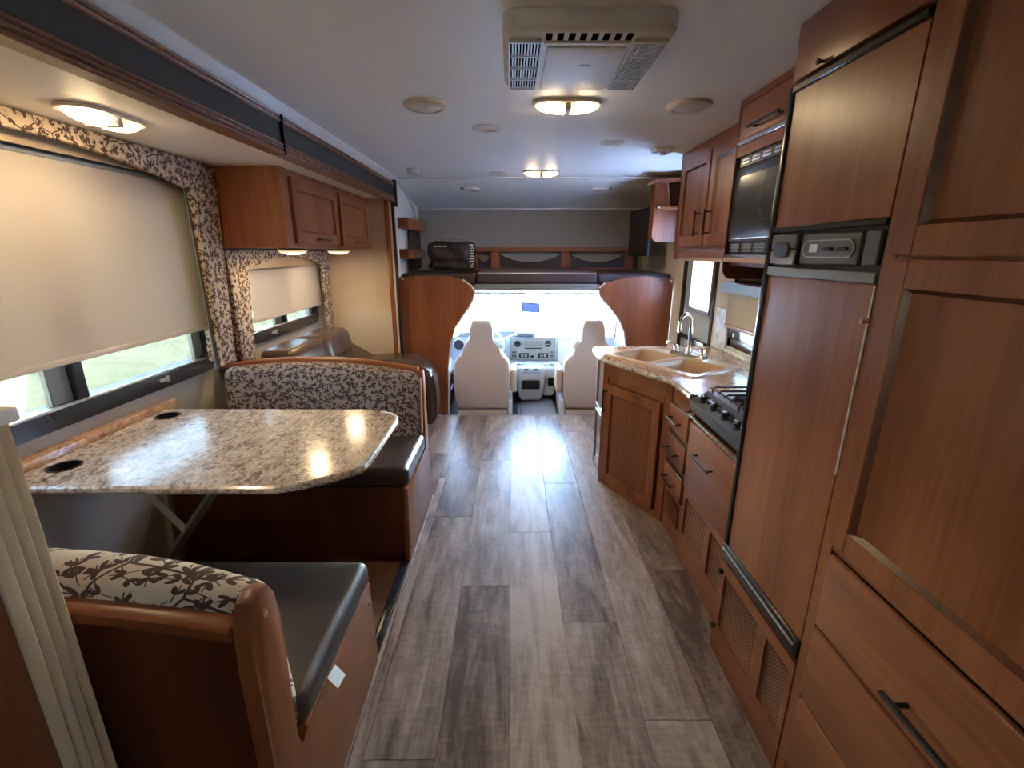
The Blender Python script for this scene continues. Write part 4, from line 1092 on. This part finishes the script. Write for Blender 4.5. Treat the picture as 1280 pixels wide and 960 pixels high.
sp = thing('bunk_shelf', 'wood framed shelf with three sagging fabric pockets along the bunk front wall', 'shelf', (.35, YF-.06, 1.33))
yf = YF-.10
MB().box(-.45, 1.32, yf, yf+.02, 1.505, 1.548, .003, 1).build('top_rail', 'wood_x', sp)
for x in (-.42, -.18, .575, 1.26): MB().box(x-.045, x+.045, yf+.001, yf+.019, 1.335, 1.505).build('post', 'wood_z', sp)
MB().box(-.45, 1.32, yf, yf+.02, 1.318, 1.336).build('bottom_rail', 'wood_x', sp)
for (a, b_) in ((-.375, -.225), (-.135, .53), (.62, 1.215)):
    def zt_(u): return 1.475-.085*math.sin(PI*u)**.8
    MB().grid(lambda u, v: (a+(b_-a)*u, yf+.020-.018*math.sin(PI*u)*v, 1.336+(zt_(u)-1.336)*v), 16, 4, .003).build('pocket', 'vinyl', sp)
    MB().tube([(a+(b_-a)*i/16, yf+.020-.018*math.sin(PI*i/16), zt_(i/16)) for i in range(17)], .005, 6).build('elastic_edge', 'black', sp)
MB().box(-.45, 1.32, YF-.008, YF-.003, 1.33, 1.55).build('back_board', 'taupe', sp)

# shelves on the left wall of the bunk
for (z0, z1, lab) in ((1.700, 1.790, 'upper wooden wall shelf box beside the bunk'), (1.440, 1.525, 'lower wooden wall shelf box beside the bunk, behind the plastic bag')):
    s = thing('wall_shelf', lab, 'shelf', (LX+.04, 4.65, z0))
    MB().box(LX+.002, LX+.082, 4.26, 5.05, z0, z0+.014).build('board', 'wood_y', s)
    MB().box(LX+.082, LX+.096, 4.26, 5.05, z0, z1).build('front_lip', 'wood_y', s)
    MB().box(LX+.002, LX+.081, 4.262, 4.276, z0+.0145, z1).build('end_board', 'dwood_x', s)
pl = tag(MB().box(LX+.003, LX+.04, 4.62, 5.10, 1.33, 1.699, .02, 2).build('bolster', 'vinyl'), 'dark bolster cushion standing against the bunk side wall', 'cushion')

bg = thing('storage_bag', 'clear plastic zipped storage bag with dark bedding on the bunk', 'bag', (-.56, 4.55, 1.335))
def crumple(p, u):
    w_ = .010*math.sin(23*p.x+31*p.z)+.008*math.sin(41*p.y+17*p.x)+.006*math.sin(57*p.z+5*p.x)
    return (p.x+w_*abs(u.x), p.y+w_, p.z+.008*math.sin(19*p.x+2)*max(u.z, 0))
MB().soft(-.755, -.385, 4.43, 4.71, 1.337, 1.575, .05, crumple, 8).build('bedding', 'vinyl', bg)
MB().soft(-.775, -.360, 4.41, 4.73, 1.335, 1.592, .055, lambda p, u: tuple(Vector(crumple(p, u))+Vector((.006*math.sin(90*p.z)*(1 if p.x > -.42 else .2), .006*math.sin(70*p.x+40*p.z), 0))), 16).build('plastic_cover', 'bagplastic', bg)
MB().tube([(-.775, 4.57, 1.59), (-.68, 4.57, 1.63), (-.57, 4.57, 1.645), (-.46, 4.57, 1.63), (-.365, 4.57, 1.592)], .006, 6).build('zip_band', 'mid_grey', bg)
cr = MB()
for i in range(9):
    z = 1.36+i*.024
    cr.tube([(-.385+.010*math.sin(i*2.1), 4.405, z), (-.368+.01*math.sin(i*1.3), 4.400, z+.012), (-.352, 4.412, z+.004)], .004, 5)
cr.build('crinkle_glints', 'tag', bg)  # pale ridges carry the glint of the creased plastic in their colour
for i, x in enumerate((-.70, -.655, -.61)): MB().box(x-.014, x+.014, 4.398, 4.402, 1.545, 1.552).build('glint_bar', 'tag', bg)  # white colour painted as glints along the top of the bag

tv = thing('television', 'flat black television hung at an angle beside the bunk front wall', 'television', (1.19, 4.55, 1.45))
A, B_ = Vector((1.150, 4.78)), Vector((1.222, 4.36)); dv = (B_-A).normalized(); nv = Vector((dv.y, -dv.x))
if nv.x > 0: nv = -nv
def ftv(u, w_, v): return (A.x+dv.x*u+nv.x*w_, A.y+dv.y*u+nv.y*w_, v)
LL = (B_-A).length
MB(ftv).box(0, LL, -.045, 0, 1.462, 1.885, .006, 2).build('housing', 'black', tv)
MB(ftv).box(.015, LL-.015, 0, .002, 1.49, 1.870).build('screen', 'screen', tv)
MB(ftv).box(.1, .25, -.238, -.046, 1.60, 1.75, .01, 2).build('mount', 'black', tv)

# ================================================================== DINETTE
tb = thing('dinette_table', 'granite look dinette table with clipped corners and two cup holders', 'table', (-1.05, 1.66, .02))
TZ = .80
to = [(-1.603, 1.295), (-.745, 1.295), (-.66, 1.325), (-.545, 1.405), (-.515, 1.44), (-.506, 1.49), (-.506, 1.89), (-.515, 1.935), (-.548, 1.975), (-.60, 2.0), (-.672, 2.025), (-1.603, 2.030)]
cups = [(-1.518, 1.433), (-1.53, 1.937)]
def circ(c, r, n=24): return [(c[0]+r*math.cos(2*PI*i/n), c[1]+r*math.sin(2*PI*i/n)) for i in range(n)]
m = MB(); loops = [[Vector((*p, 0)) for p in to]]+[[Vector((*p, 0)) for p in circ(c, .044)] for c in cups]
tri = tessellate_polygon(loops); flat = [p for L in loops for p in L]
Tt = [m.bm.verts.new((p.x, p.y, TZ)) for p in flat]; Tb = [m.bm.verts.new((p.x, p.y, TZ-.026)) for p in flat]
for t in tri: m.bm.faces.new([Tt[i] for i in t]); m.bm.faces.new([Tb[i] for i in t][::-1])
o = 0
for L in loops:
    n = len(L)
    for k in range(n): m.bm.faces.new((Tt[o+k], Tt[o+(k+1) % n], Tb[o+(k+1) % n], Tb[o+k]))
    o += n
m.build('tabletop', 'granite', tb, 30)
MB().tube([(p[0], p[1], TZ-.013) for p in to[:]], .0132, 8).build('edge_band', 'granite', tb)
MB().tube([(p[0]+.002, p[1], TZ-.004) for p in to[3:10]], .0075, 8).build('edge_trim', 'alum', tb)
for c in cups:
    h = MB().lathe([(.049, TZ+.0005), (.049, TZ+.003), (.042, TZ+.002), (.041, TZ-.055), (.001, TZ-.056)], (*c, 0), capa=False, capb=False, n=28).build('cup_holder', 'black', tb)
MB().tube([(-1.04, 1.66, .772), (-1.43, 1.66, .273), (-1.63, 1.66, .02)], .019, 4).build('leg', 'tableleg', tb)
MB().tube([(-1.60, 1.66, .772), (-1.335, 1.66, .400)], .017, 4).build('strut', 'tableleg', tb)
MB().box(-1.62, -.75, 1.63, 1.69, .762, .774, .003, 1).build('under_rail', 'tableleg', tb)
lg = tag(MB().box(WX+.003, -1.610, 1.25, 2.12, .772, .826, .008, 2).build('wall_ledge', 'granite_w'), 'granite look ledge strip on the wall behind the dinette table', 'ledge')

# near bench -------------------------------------------------------
SXO = -.508
nb_ = thing('dinette_bench', 'near dinette bench seen from behind, dark leather seat and floral backrest', 'bench', (-1.05, 1.05, 0))
side = [(.735, 0), (1.415, 0), (1.395, .37), (.872, .372), (.858, .350), (.845, .346), (.833, .356), (.828, .40), (.838, .74), (.832, .80), (.812, .838), (.782, .848), (.752, .838), (.732, .80), (.728, .70), (.728, .40)]
MB().prism(side, 'x', SXO-.036, SXO, .006, 2).build('side_panel', 'wood_z', nb_)
MB().prism([(q[0], q[1]) for q in [(-1.66, .02), (SXO-.037, .02), (SXO-.037, .775), (-.80, .815), (-1.05, .835), (-1.3, .84), (-1.66, .83)]], 'y', .738, .756).build('back_panel', 'dwood_z', nb_)
MB().grid(lambda u, v: (-1.66+(1.66+SXO-.037)*u, .722+.046*(1 if v in (0.5, 0.75) else 0)*0+(.044*min(1, max(0, (v*4-1))) if v < .75 else .044*(1-(v*4-3))), (.838+.030*math.sin(PI*min(1, .35+.65*(1-u)))-.062*u**2.2)+(.030 if .25 <= v <= .5 else 0)), 30, 4).build('unused', 'wood_x', nb_) if False else None
def rz(x): t_ = (x+1.66)/(1.66+SXO); return .855+.030*math.sin(PI*(t_*.8+.05)) - .066*t_**3
m = MB(); N_ = 30; R = []
for i in range(N_+1):
    x = -1.66+(1.66+SXO-.037)*i/N_; z = rz(x)-.012
    R.append([m.bm.verts.new(p) for p in ((x, .722, z-.026), (x, .722, z-.004), (x, .728, z), (x, .762, z), (x, .768, z-.004), (x, .768, z-.026))])
for A_, B2 in zip(R, R[1:]):
    for k in range(6): m.bm.faces.new((A_[k], A_[(k+1) % 6], B2[(k+1) % 6], B2[k]))
m.bm.faces.new(R[0]); m.bm.faces.new(R[-1][::-1]); m.build('top_rail', 'wood_x', nb_)
MB().box(-1.66, SXO-.037, 1.375, 1.393, 0, .365).build('front_panel', 'dwood_x', nb_)
MB().box(-1.66, SXO-.037, .757, 1.374, .345, .368).build('seat_board', 'dwood_x', nb_)
def seatf(p, u):
    return (p.x, p.y, p.z+(.014*(1-u.x**4)*(1-u.y**4) if u.z > 0 else 0))
MB().soft(-1.665, SXO+.006, .862, 1.395, .372, .462, .030, seatf, 14).build('seat_cushion', 'leather', nb_)
def backf(p, u):
    t_ = (p.x+1.66)/(1.66+SXO)
    z = p.z + (rz(p.x)-.835)*max(0, (u.z+1)/2) - .02*max(0, t_-.8)/.2*max(0, u.z)
    return (p.x, p.y+.045*(1-(u.z+1)/2)*(.5+.5*u.y)+ .012*(1-u.x**4)*u.y, z)
MB().soft(-1.665, SXO-.012, .769, .862, .375, .862, .040, backf, 14).build('back_cushion', 'floral_top', nb_)
MB().tube([(SXO-.030, .780, .79), (SXO+.006, .780, .79)], [.010, .008], 12).build('bolt_cap', 'wood_light', nb_)
for (y, z) in ((1.375, .30), (1.40, .14)):
    MB().lathe([(.006, 0), (.005, .003)], (SXO, y-.012, z), 'x', 10).build('screw_cap', 'brass', nb_)
tg = MB(); tg.grid(lambda u, v: (SXO+.008+.020*u, .985+.055*v+.012*u, .372-.050*u-.012*v+.02), 3, 2, .0008); tg.build('care_tag', 'tag', nb_)

# far bench ---------------------------------------------------------
fbn = thing('dinette_bench', 'far dinette bench with floral backrest and dark leather seat in front of the sofa', 'bench', (-1.05, 2.3, 0))
side = [(1.985, 0), (2.64, 0), (2.615, .40), (2.610, .80), (2.600, .84), (2.580, .853), (2.556, .842), (2.545, .81), (2.540, .52), (2.525, .415), (2.50, .385), (2.035, .385)]
MB().prism(side, 'x', SXO-.030, SXO, .006, 2).build('side_panel', 'wood_z', fbn)
MB().box(-1.66, SXO-.032, 2.030, 2.050, 0, .395).build('front_panel', 'dwood_z', fbn)
MB().box(-1.66, SXO-.032, 2.051, 2.60, .365, .388).build('seat_board', 'dwood_x', fbn)
def rz2(x): t_ = (x+1.66)/(1.66+SXO); return .845+.078*math.sin(PI*min(1, max(0, t_*.86+.12)))**.8
MB().prism([(-1.66, .39), (SXO-.032, .39)]+[(x, rz2(x)-.02) for x in [SXO-.032-(1.66+SXO-.032)*i/16 for i in range(17)]], 'y', 2.585, 2.603).build('back_panel', 'dwood_x', fbn)
m = MB(); R = []
for i in range(31):
    x = -1.66+(1.66+SXO-.032)*i/30; z = rz2(x)
    R.append([m.bm.verts.new(p) for p in ((x, 2.560, z-.024), (x, 2.560, z-.004), (x, 2.566, z), (x, 2.606, z), (x, 2.612, z-.004), (x, 2.612, z-.024))])
for A_, B2 in zip(R, R[1:]):
    for k in range(6): m.bm.faces.new((A_[k], A_[(k+1) % 6], B2[(k+1) % 6], B2[k]))
m.bm.faces.new(R[0]); m.bm.faces.new(R[-1][::-1]); m.build('top_rail', 'wood_x', fbn)
MB().soft(-1.665, SXO+.004, 2.028, 2.50, .392, .492, .032, seatf, 14).build('seat_cushion', 'leather', fbn)
def backf2(p, u):
    t_ = (p.x+1.66)/(1.66+SXO)
    z = p.z+(rz2(p.x)-.86)*max(0, (u.z+1)/2)
    return (p.x, p.y-.050*(1-(u.z+1)/2)*(.5-.5*u.y)+.014*(1-u.x**4)*u.y, z)
MB().soft(-1.62, SXO-.016, 2.490, 2.583, .46, .842, .042, backf2, 14).build('back_cushion', 'floral_xz', fbn)
MB().tube([(SXO-.012, 2.49, .50), (SXO-.010, 2.505, .65), (SXO-.012, 2.53, .81)], .008, 8).build('cushion_piping', 'cream', fbn)
for (y, z) in ((2.615, .34), (2.05, .33), (2.02, .07)):
    MB().lathe([(.007, 0), (.006, .003)], (SXO, y, z), 'x', 10).build('screw_cap', 'brass', fbn)

# ================================================================== SOFA
sf_ = thing('sofa', 'brown leather sofa with rolled arm behind the far dinette bench', 'sofa', (-1.2, 3.35, 0))
MB().box(-1.62, -.78, 2.70, 3.80, .05, .27, .01, 2).build('base', 'leather_b', sf_)
for i in range(2):
    a = 2.72+.50*i
    MB().soft(-1.42, -.74, a, a+.495, .27, .46, .05, seatf, 8).build('seat_cushion', 'leather_b', sf_)
    def bf(p, u): return (p.x-.12*(u.z+1)/2+.0, p.y, p.z+.015*(1-u.y**4)*max(u.z, 0))
    c = MB().soft(-1.42, -1.20, a+.005, a+.495, .44, .915, .045, bf, 10).build('back_cushion', 'leather_b', sf_)
    for k in (1, 2):
        z = .47+.15*k
        MB().tube([(-1.198-.12*((z-.44)/.47), a+.03+.44*q/8, z) for q in range(9)], .004, 6).build('seam', 'leather', c)
    MB().tube([(-1.198-.12*((z-.44)/.47), a+.25, z) for z in (.50, .6, .7, .8, .87)], .004, 6).build('seam', 'leather', c)
MB().soft(-1.665, -1.50, 2.70, 3.74, .27, .785, .05).build('back_frame', 'leather_b', sf_)
def armf(p, u):
    t_ = (p.x+1.6)/.9                       # top line drops from the back and rolls over at the front
    top = .88-.26*min(1, max(0, t_/.42))**.8 if t_ < .42 else .62+.02*math.sin(PI*(t_-.42)/.58)
    if t_ > .84: top -= 1.6*(t_-.84)**1.6
    k = (u.z+1)/2
    return (p.x+.02*math.sin(PI*k)*max(0, u.x), p.y, .06+(top-.06)*k)
MB().soft(-1.535, -.665, 3.76, 4.045, .06, .62, .07, armf, 22).build('armrest', 'leather_b', sf_)
MB().tube([(-.672, 3.79, .50), (-.655, 3.79, .40), (-.655, 3.79, .15)], .008, 6).build('arm_piping', 'leather', sf_)

# ================================================================== CAB
XC = .228
struct(MB().box(LX, RX, YB-.01, 5.95, -.26, -.22).build('floor_cab', 'carpet'), 'grey carpeted lower floor of the driver cab', 'floor')
struct(MB().box(LX, RX, YB-.025, YB-.010, -.22, -.004).build('trim_9', 'dwood_x'), 'dark step riser down to the cab floor', 'trim')
struct(MB().tube([(-.61, YB-.012, .001), (1.07, YB-.012, .001)], .005, 8).build('trim_10', 'alum'), 'thin metal nosing at the end of the plank floor', 'trim')
struct(MB().box(LX-.05, RX+.05, 5.69, 5.74, -.30, .52).build('wall_firewall', 'dash_d'), 'dark firewall panel behind the dashboard', 'wall')
# roof of the cab, header and A-pillars
hd = sempty('trim_11', (XC, 4.8, 1.05), 'pale cab headliner and windshield header under the bunk', 'trim')
MB().prism([(YB+.05, 1.199), (YF+.12, 1.199), (YF+.12, 1.06), (5.20, 1.05), (4.75, 1.120), (YB+.05, 1.165)], 'x', -.74, 1.20).build('headliner', 'dash_l', hd)
MB().prism([(XC-.72, 1.115), (XC+.72, 1.115), (XC+.68, 1.062), (XC+.50, 1.058), (XC+.14, 1.066), (XC+.08, 1.040), (XC-.08, 1.040), (XC-.14, 1.066), (XC-.50, 1.058), (XC-.68, 1.062)], 'y', 5.14, 5.19, .004, 1).build('header', 'dash_l', hd)
for s in (-1, 1):
    MB().box(XC+s*.36-.27, XC+s*.36+.27, 4.92, 5.08, 1.074, 1.090, .006, 2).build('sun_visor', 'dash_l', hd)
ws = sempty('window_4', (XC, 5.5, .55), 'wide bright windshield of the driver cab', 'window')
def wsf(u, v):
    a = (u-.5)*2
    return (XC+a*(.86-.10*v), 5.80-.50*v-.16*a*a, .52+.60*v)
MB().grid(wsf, 24, 6).build('pane', 'glass', ws)
for s in (0, 1):
    MB().tube([Vector(wsf(s, q/6)) for q in range(7)], .035, 8).build('pillar', 'dash_l', ws)
MB().tube([Vector(wsf(q/16, 1))+Vector((0, -.005, .01)) for q in range(17)], .03, 8).build('top_frame', 'dash_l', ws)
MB().tube([Vector(wsf(q/16, 0)) for q in range(17)], .02, 8).build('bottom_frame', 'black', ws)
for (xa, xb) in ((.12, .55), (.50, .92)):
    MB().tube([(XC+xa-.12, 5.735, .575), (XC+(xa+xb)/2-.2, 5.71, .592), (XC+xb-.2, 5.70, .60)], .008, 6).build('wiper', 'black', ws)
# cab doors
def cab_side(s, lab):
    X = XC+s*.93
    d = sempty('door_2' if s < 0 else 'door_3', (X, 4.8, -.2), lab, 'door')
    def q(x): return X+s*x
    MB().box(min(q(0), q(.05)), max(q(0), q(.05)), YB+.04, 5.70, -.22, .55, .01, 2).build('door_panel', 'dash', d)
    MB().box(min(q(-.06), q(0)), max(q(-.06), q(0)), 4.45, 5.20, .25, .36, .02, 3).build('armrest', 'dash_l', d)
    MB().box(min(q(-.03), q(0)), max(q(-.03), q(0)), 4.35, 5.30, -.10, .02, .012, 2).build('map_pocket', 'dash_d', d)
    MB().lathe([(.08, 0), (.085, -.02*s), (.07, -.03*s)], (X, 4.45, .05), 'x', 24).build('speaker_cover', 'dash_d', d)
    MB().box(min(q(0), q(.04)), max(q(0), q(.04)), YB+.04, YB+.30, .55, 1.2).build('b_pillar', 'dash', d)
    MB().box(min(q(.015), q(.02)), max(q(.015), q(.02)), YB+.30, 5.62, .54, 1.15).build('pane', 'glass', d)
    MB().tube([(q(.02), 5.25, .55), (q(.02), 5.10, 1.12)], .014, 8).build('vent_bar', 'dash_d', d)
    MB().box(min(q(-.01), q(.05)), max(q(-.01), q(.05)), YB+.04, 5.64, 1.11, 1.20, .01, 2).build('top_frame', 'dash_l', d)
    mi = MB(); mi.box(min(q(.14), q(.34)), max(q(.14), q(.34)), 5.42, 5.50, .60, .98, .03, 3); mi.tube([(q(.03), 5.46, .66), (q(.16), 5.46, .70)], .015, 8)
    mo = mi.build('outside_mirror', 'black', d)
    MB().box(min(q(.155), q(.325)), max(q(.155), q(.325)), 5.414, 5.421, .62, .96).build('mirror_glass', 'chrome', mo)
cab_side(-1, 'driver side cab door with window and outside mirror'); cab_side(1, 'passenger side cab door with window and outside mirror')

ds = thing('dashboard', 'blue-grey cab dashboard with radio panel, vents and instrument hood', 'dashboard', (XC, 5.3, .0))
prof = [(5.12, -.05), (5.06, .20), (5.03, .36), (5.02, .55), (5.05, .595), (5.13, .612), (5.40, .60), (5.62, .555), (5.68, .45), (5.68, -.05)]
MB().prism(prof, 'x', XC-.90, XC+.90, .015, 2).build('body', 'dash', ds)
MB().prism([(-.62, .59), (.27, .59), (.25, .63), (.20, .655), (.02, .665), (-.40, .665), (-.56, .645)], 'y', 5.05, 5.40, .015, 2).build('instrument_hood', 'dash_d', ds)
bz = MB().box(-.022, .478, 4.995, 5.03, .345, .605, .010, 2).build('radio_panel', 'dash_d', ds)
MB().box(-.005, .46, 4.988, 4.997, .36, .592, .006, 2).build('radio_plate', 'mid_grey', bz)
for x in (.060, .395):
    MB().lathe([(.036, 0), (.036, -.010), (.028, -.026), (.001, -.027)], (x, 4.988, .535), 'y', 20, capb=False).build('knob', 'black', bz)
    MB().box(x-.024, x+.024, 4.957, 4.963, .531, .539).build('knob_mark', 'silver', bz)
for i in range(5): MB().box(.13+i*.042, .16+i*.042, 4.982, 4.989, .548, .566, .002, 1).build('button', 'dash_d', bz)
for i in range(4): MB().box(.13+i*.052, .17+i*.052, 4.982, 4.989, .515, .528, .002, 1).build('button', 'dash_d', bz)
MB().box(.14, .33, 4.984, 4.989, .478, .490).build('disc_slot', 'black', bz)
for (a, b_) in ((.075, .185), (.285, .40)):
    MB().box(a, b_, 4.980, 4.989, .378, .432, .006, 2).build('switch_bank', 'black', bz)
    MB().box(a+.02, a+.055, 4.976, 4.981, .388, .42, .003, 1).build('switch', 'silver', bz)
    MB().box(a+.065, a+.09, 4.976, 4.981, .388, .42, .003, 1).build('switch', 'mid_grey', bz)
MB().box(.205, .24, 4.980, 4.989, .375, .405, .003, 1).build('socket', 'black', bz)
for (a, b_) in ((.0, .05), (.42, .455)):
    for k in range(4): MB().box(a, b_, 4.982, 4.989, .375+k*.021, .386+k*.021).build('vent_slat', 'black', bz)
MB().box(.02, .245, 5.020, 5.05, .618, .652, .006, 2).build('centre_vent', 'dash', ds)
for k in range(3): MB().box(.03, .235, 5.015, 5.021, .624+k*.009, .628+k*.009).build('vent_slat', 'grey_pl', ds)
MB().box(.50, 1.02, 5.010, 5.03, .30, .56, .012, 2).build('glove_panel', 'dash_l', ds)
MB().box(.56, .86, 5.004, 5.012, .548, .556).build('glove_seam', 'dash_d', ds)
MB().lathe([(.055, 0), (.055, -.02), (.04, -.028), (.001, -.02)], (-.585, 5.03, .52), 'y', 20, capb=False).build('side_vent', 'black', ds)
MB().lathe([(.062, .005), (.068, -.012), (.055, -.024)], (-.585, 5.03, .52), 'y', 20, capb=False).build('vent_ring', 'dash_l', ds)

sw = thing('steering_wheel', 'grey steering wheel in front of the driver seat', 'steering wheel', (-.29, 4.85, .50))
cw_ = Vector((-.285, 4.86, .53)); e1 = Vector((1, 0, 0)); e2 = Vector((0, .38, .925)).normalized(); e3 = e1.cross(e2)
MB().tube([cw_+e1*.195*math.cos(2*PI*i/40)+e2*.195*math.sin(2*PI*i/40) for i in range(40)], .0155, 10, True).build('rim', 'dash_l', sw)
m = MB()
for a in (0, PI, -PI/2): m.tube([cw_+(e1*math.cos(a)+e2*math.sin(a))*.05, cw_+(e1*math.cos(a)+e2*math.sin(a))*.19], .016, 8)
m.build('spokes', 'dash_d', sw)
m = MB(); m.tube([cw_+e3*.03, cw_-e3*.03], .065, 20); m.build('hub', 'dash_d', sw)
MB().tube([cw_-e3*.0, cw_-e3*-.0+Vector((0, .20, -.06))], .03, 10).build('column', 'dash_d', sw)

MB().tube([(-.24, 4.93, .56), (-.10, 4.94, .60), (.0, 4.93, .635), (.045, 4.91, .655)], [.010, .008, .010, .013], 8).build('shift_lever', 'dash_l', sw)

cn = thing('engine_cover', 'pale centre console with black bins and cup holders between the cab seats', 'console', (XC+.05, 4.9, -.1))
MB().soft(.045, .36, 4.72, 4.99, -.055, .335, .05, lambda p, u: (p.x*(1)+.035*(1-u.z)/2*(-u.x), p.y+.05*(1-u.z)/2, p.z), 8).build('main_body', 'dash_l', cn)
MB().soft(.33, .505, 4.78, 4.99, -.02, .32, .04, lambda p, u: (p.x-.05*(1-u.z)/2*max(0, u.x), p.y+.05*(1-u.z)/2, p.z), 8).build('side_body', 'dash_l', cn)
MB().box(.100, .295, 4.712, 4.735, .095, .195, .012, 2).build('bin', 'black', cn)
MB().box(.385, .475, 4.775, 4.80, .115, .205, .010, 2).build('bin', 'black', cn)
MB().box(.110, .300, 4.722, 4.78, .255, .300, .012, 2).build('cup_tray', 'dash', cn)
for x in (.150, .258): MB().lathe([(.026, .30), (.026, .318), (.020, .312)], (x, 4.745, 0), n=18).build('cup_holder', 'black', cn)
for (x, y) in ((.10, 4.86), (.45, 4.86)):
    MB().lathe([(.042, .325), (.046, .352), (.038, .348), (.036, .33)], (x, y, 0), n=20).build('cup_ring', 'dash', cn)
MB().soft(.03, .50, 4.86, 4.975, .322, .343, .009).build('rear_ledge', 'dash_l', cn)
tn = tag(MB().soft(.06, .50, 4.36, 4.98, -.219, -.06, .07, lambda p, u: (p.x, p.y, p.z-.05*(abs(u.x)**2)*max(0, u.z)), 8).build('floor_hump', 'carpet'), 'rounded carpeted hump on the cab floor below the console', 'hump')

def captain(cx, arm, lab):
    s = thing('captain_seat', lab, 'seat', (cx, 4.6, -.22))
    prof_ = [(-.245, -.02), (.245, -.02), (.268, .10), (.276, .30), (.276, .42), (.262, .475), (.215, .535), (.150, .585), (.122, .625), (.112, .68), (.108, .80), (.100, .845), (.070, .868), (-.070, .868), (-.100, .845), (-.108, .80), (-.112, .68), (-.122, .625), (-.150, .585), (-.215, .535), (-.262, .475), (-.276, .42), (-.276, .30), (-.268, .10)]
    m = MB(); m.prism([(cx+p[0], p[1]) for p in prof_], 'y', 4.40, 4.53, .030, 4)
    for v in m.bm.verts: v.co.y += -.0 + .02*(v.co.z)*0
    m.build('backrest', 'seat_cloth', s, 50)
    MB().soft(cx-.255, cx+.255, 4.50, 5.0, .06, .20, .05).build('seat_cushion', 'seat_cloth', s)
    MB().box(cx-.25, cx+.25, 4.41, 4.93, -.10, -.028, .02, 2).build('skirt', 'seat_cloth', s)
    MB().box(cx-.17, cx+.17, 4.48, 4.86, -.219, -.101, .01, 1).build('pedestal', 'black', s)
    MB().tube([(cx-.14, 4.405, -.115), (cx+.16, 4.405, -.115)], .010, 8).build('seat_rail', 'black', s)
    ax0 = cx+arm*.278; ax1 = cx+arm*.345
    MB().soft(min(ax0, ax1), max(ax0, ax1), 4.44, 4.74, .14, .385, .03).build('armrest', 'seat_cloth', s)
    MB().box(min(cx+arm*.255, cx+arm*.30), max(cx+arm*.255, cx+arm*.30), 4.42, 4.90, -.215, .06, .01, 2).build('side_shield', 'dash_l', s)
captain(-.297, 1, 'tan high-back driver captain seat facing the windshield')
captain(.785, -1, 'tan high-back passenger captain seat facing the windshield')

rm = thing('rear_view_monitor', 'small rear view monitor with lit blue screen hanging at the top of the windshield', 'monitor', (.205, 5.12, .86))
MB().soft(.100, .312, 5.115, 5.150, .858, .968, .015, lambda p, u: (p.x, p.y, p.z-.008*u.x), 6).build('housing', 'dash_d', rm)
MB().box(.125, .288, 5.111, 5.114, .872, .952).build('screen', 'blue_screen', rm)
MB().tube([(.206, 5.14, .93), (.206, 5.25, 1.00), (.206, 5.385, 1.02)], .009, 8).build('stem', 'dash_d', rm)
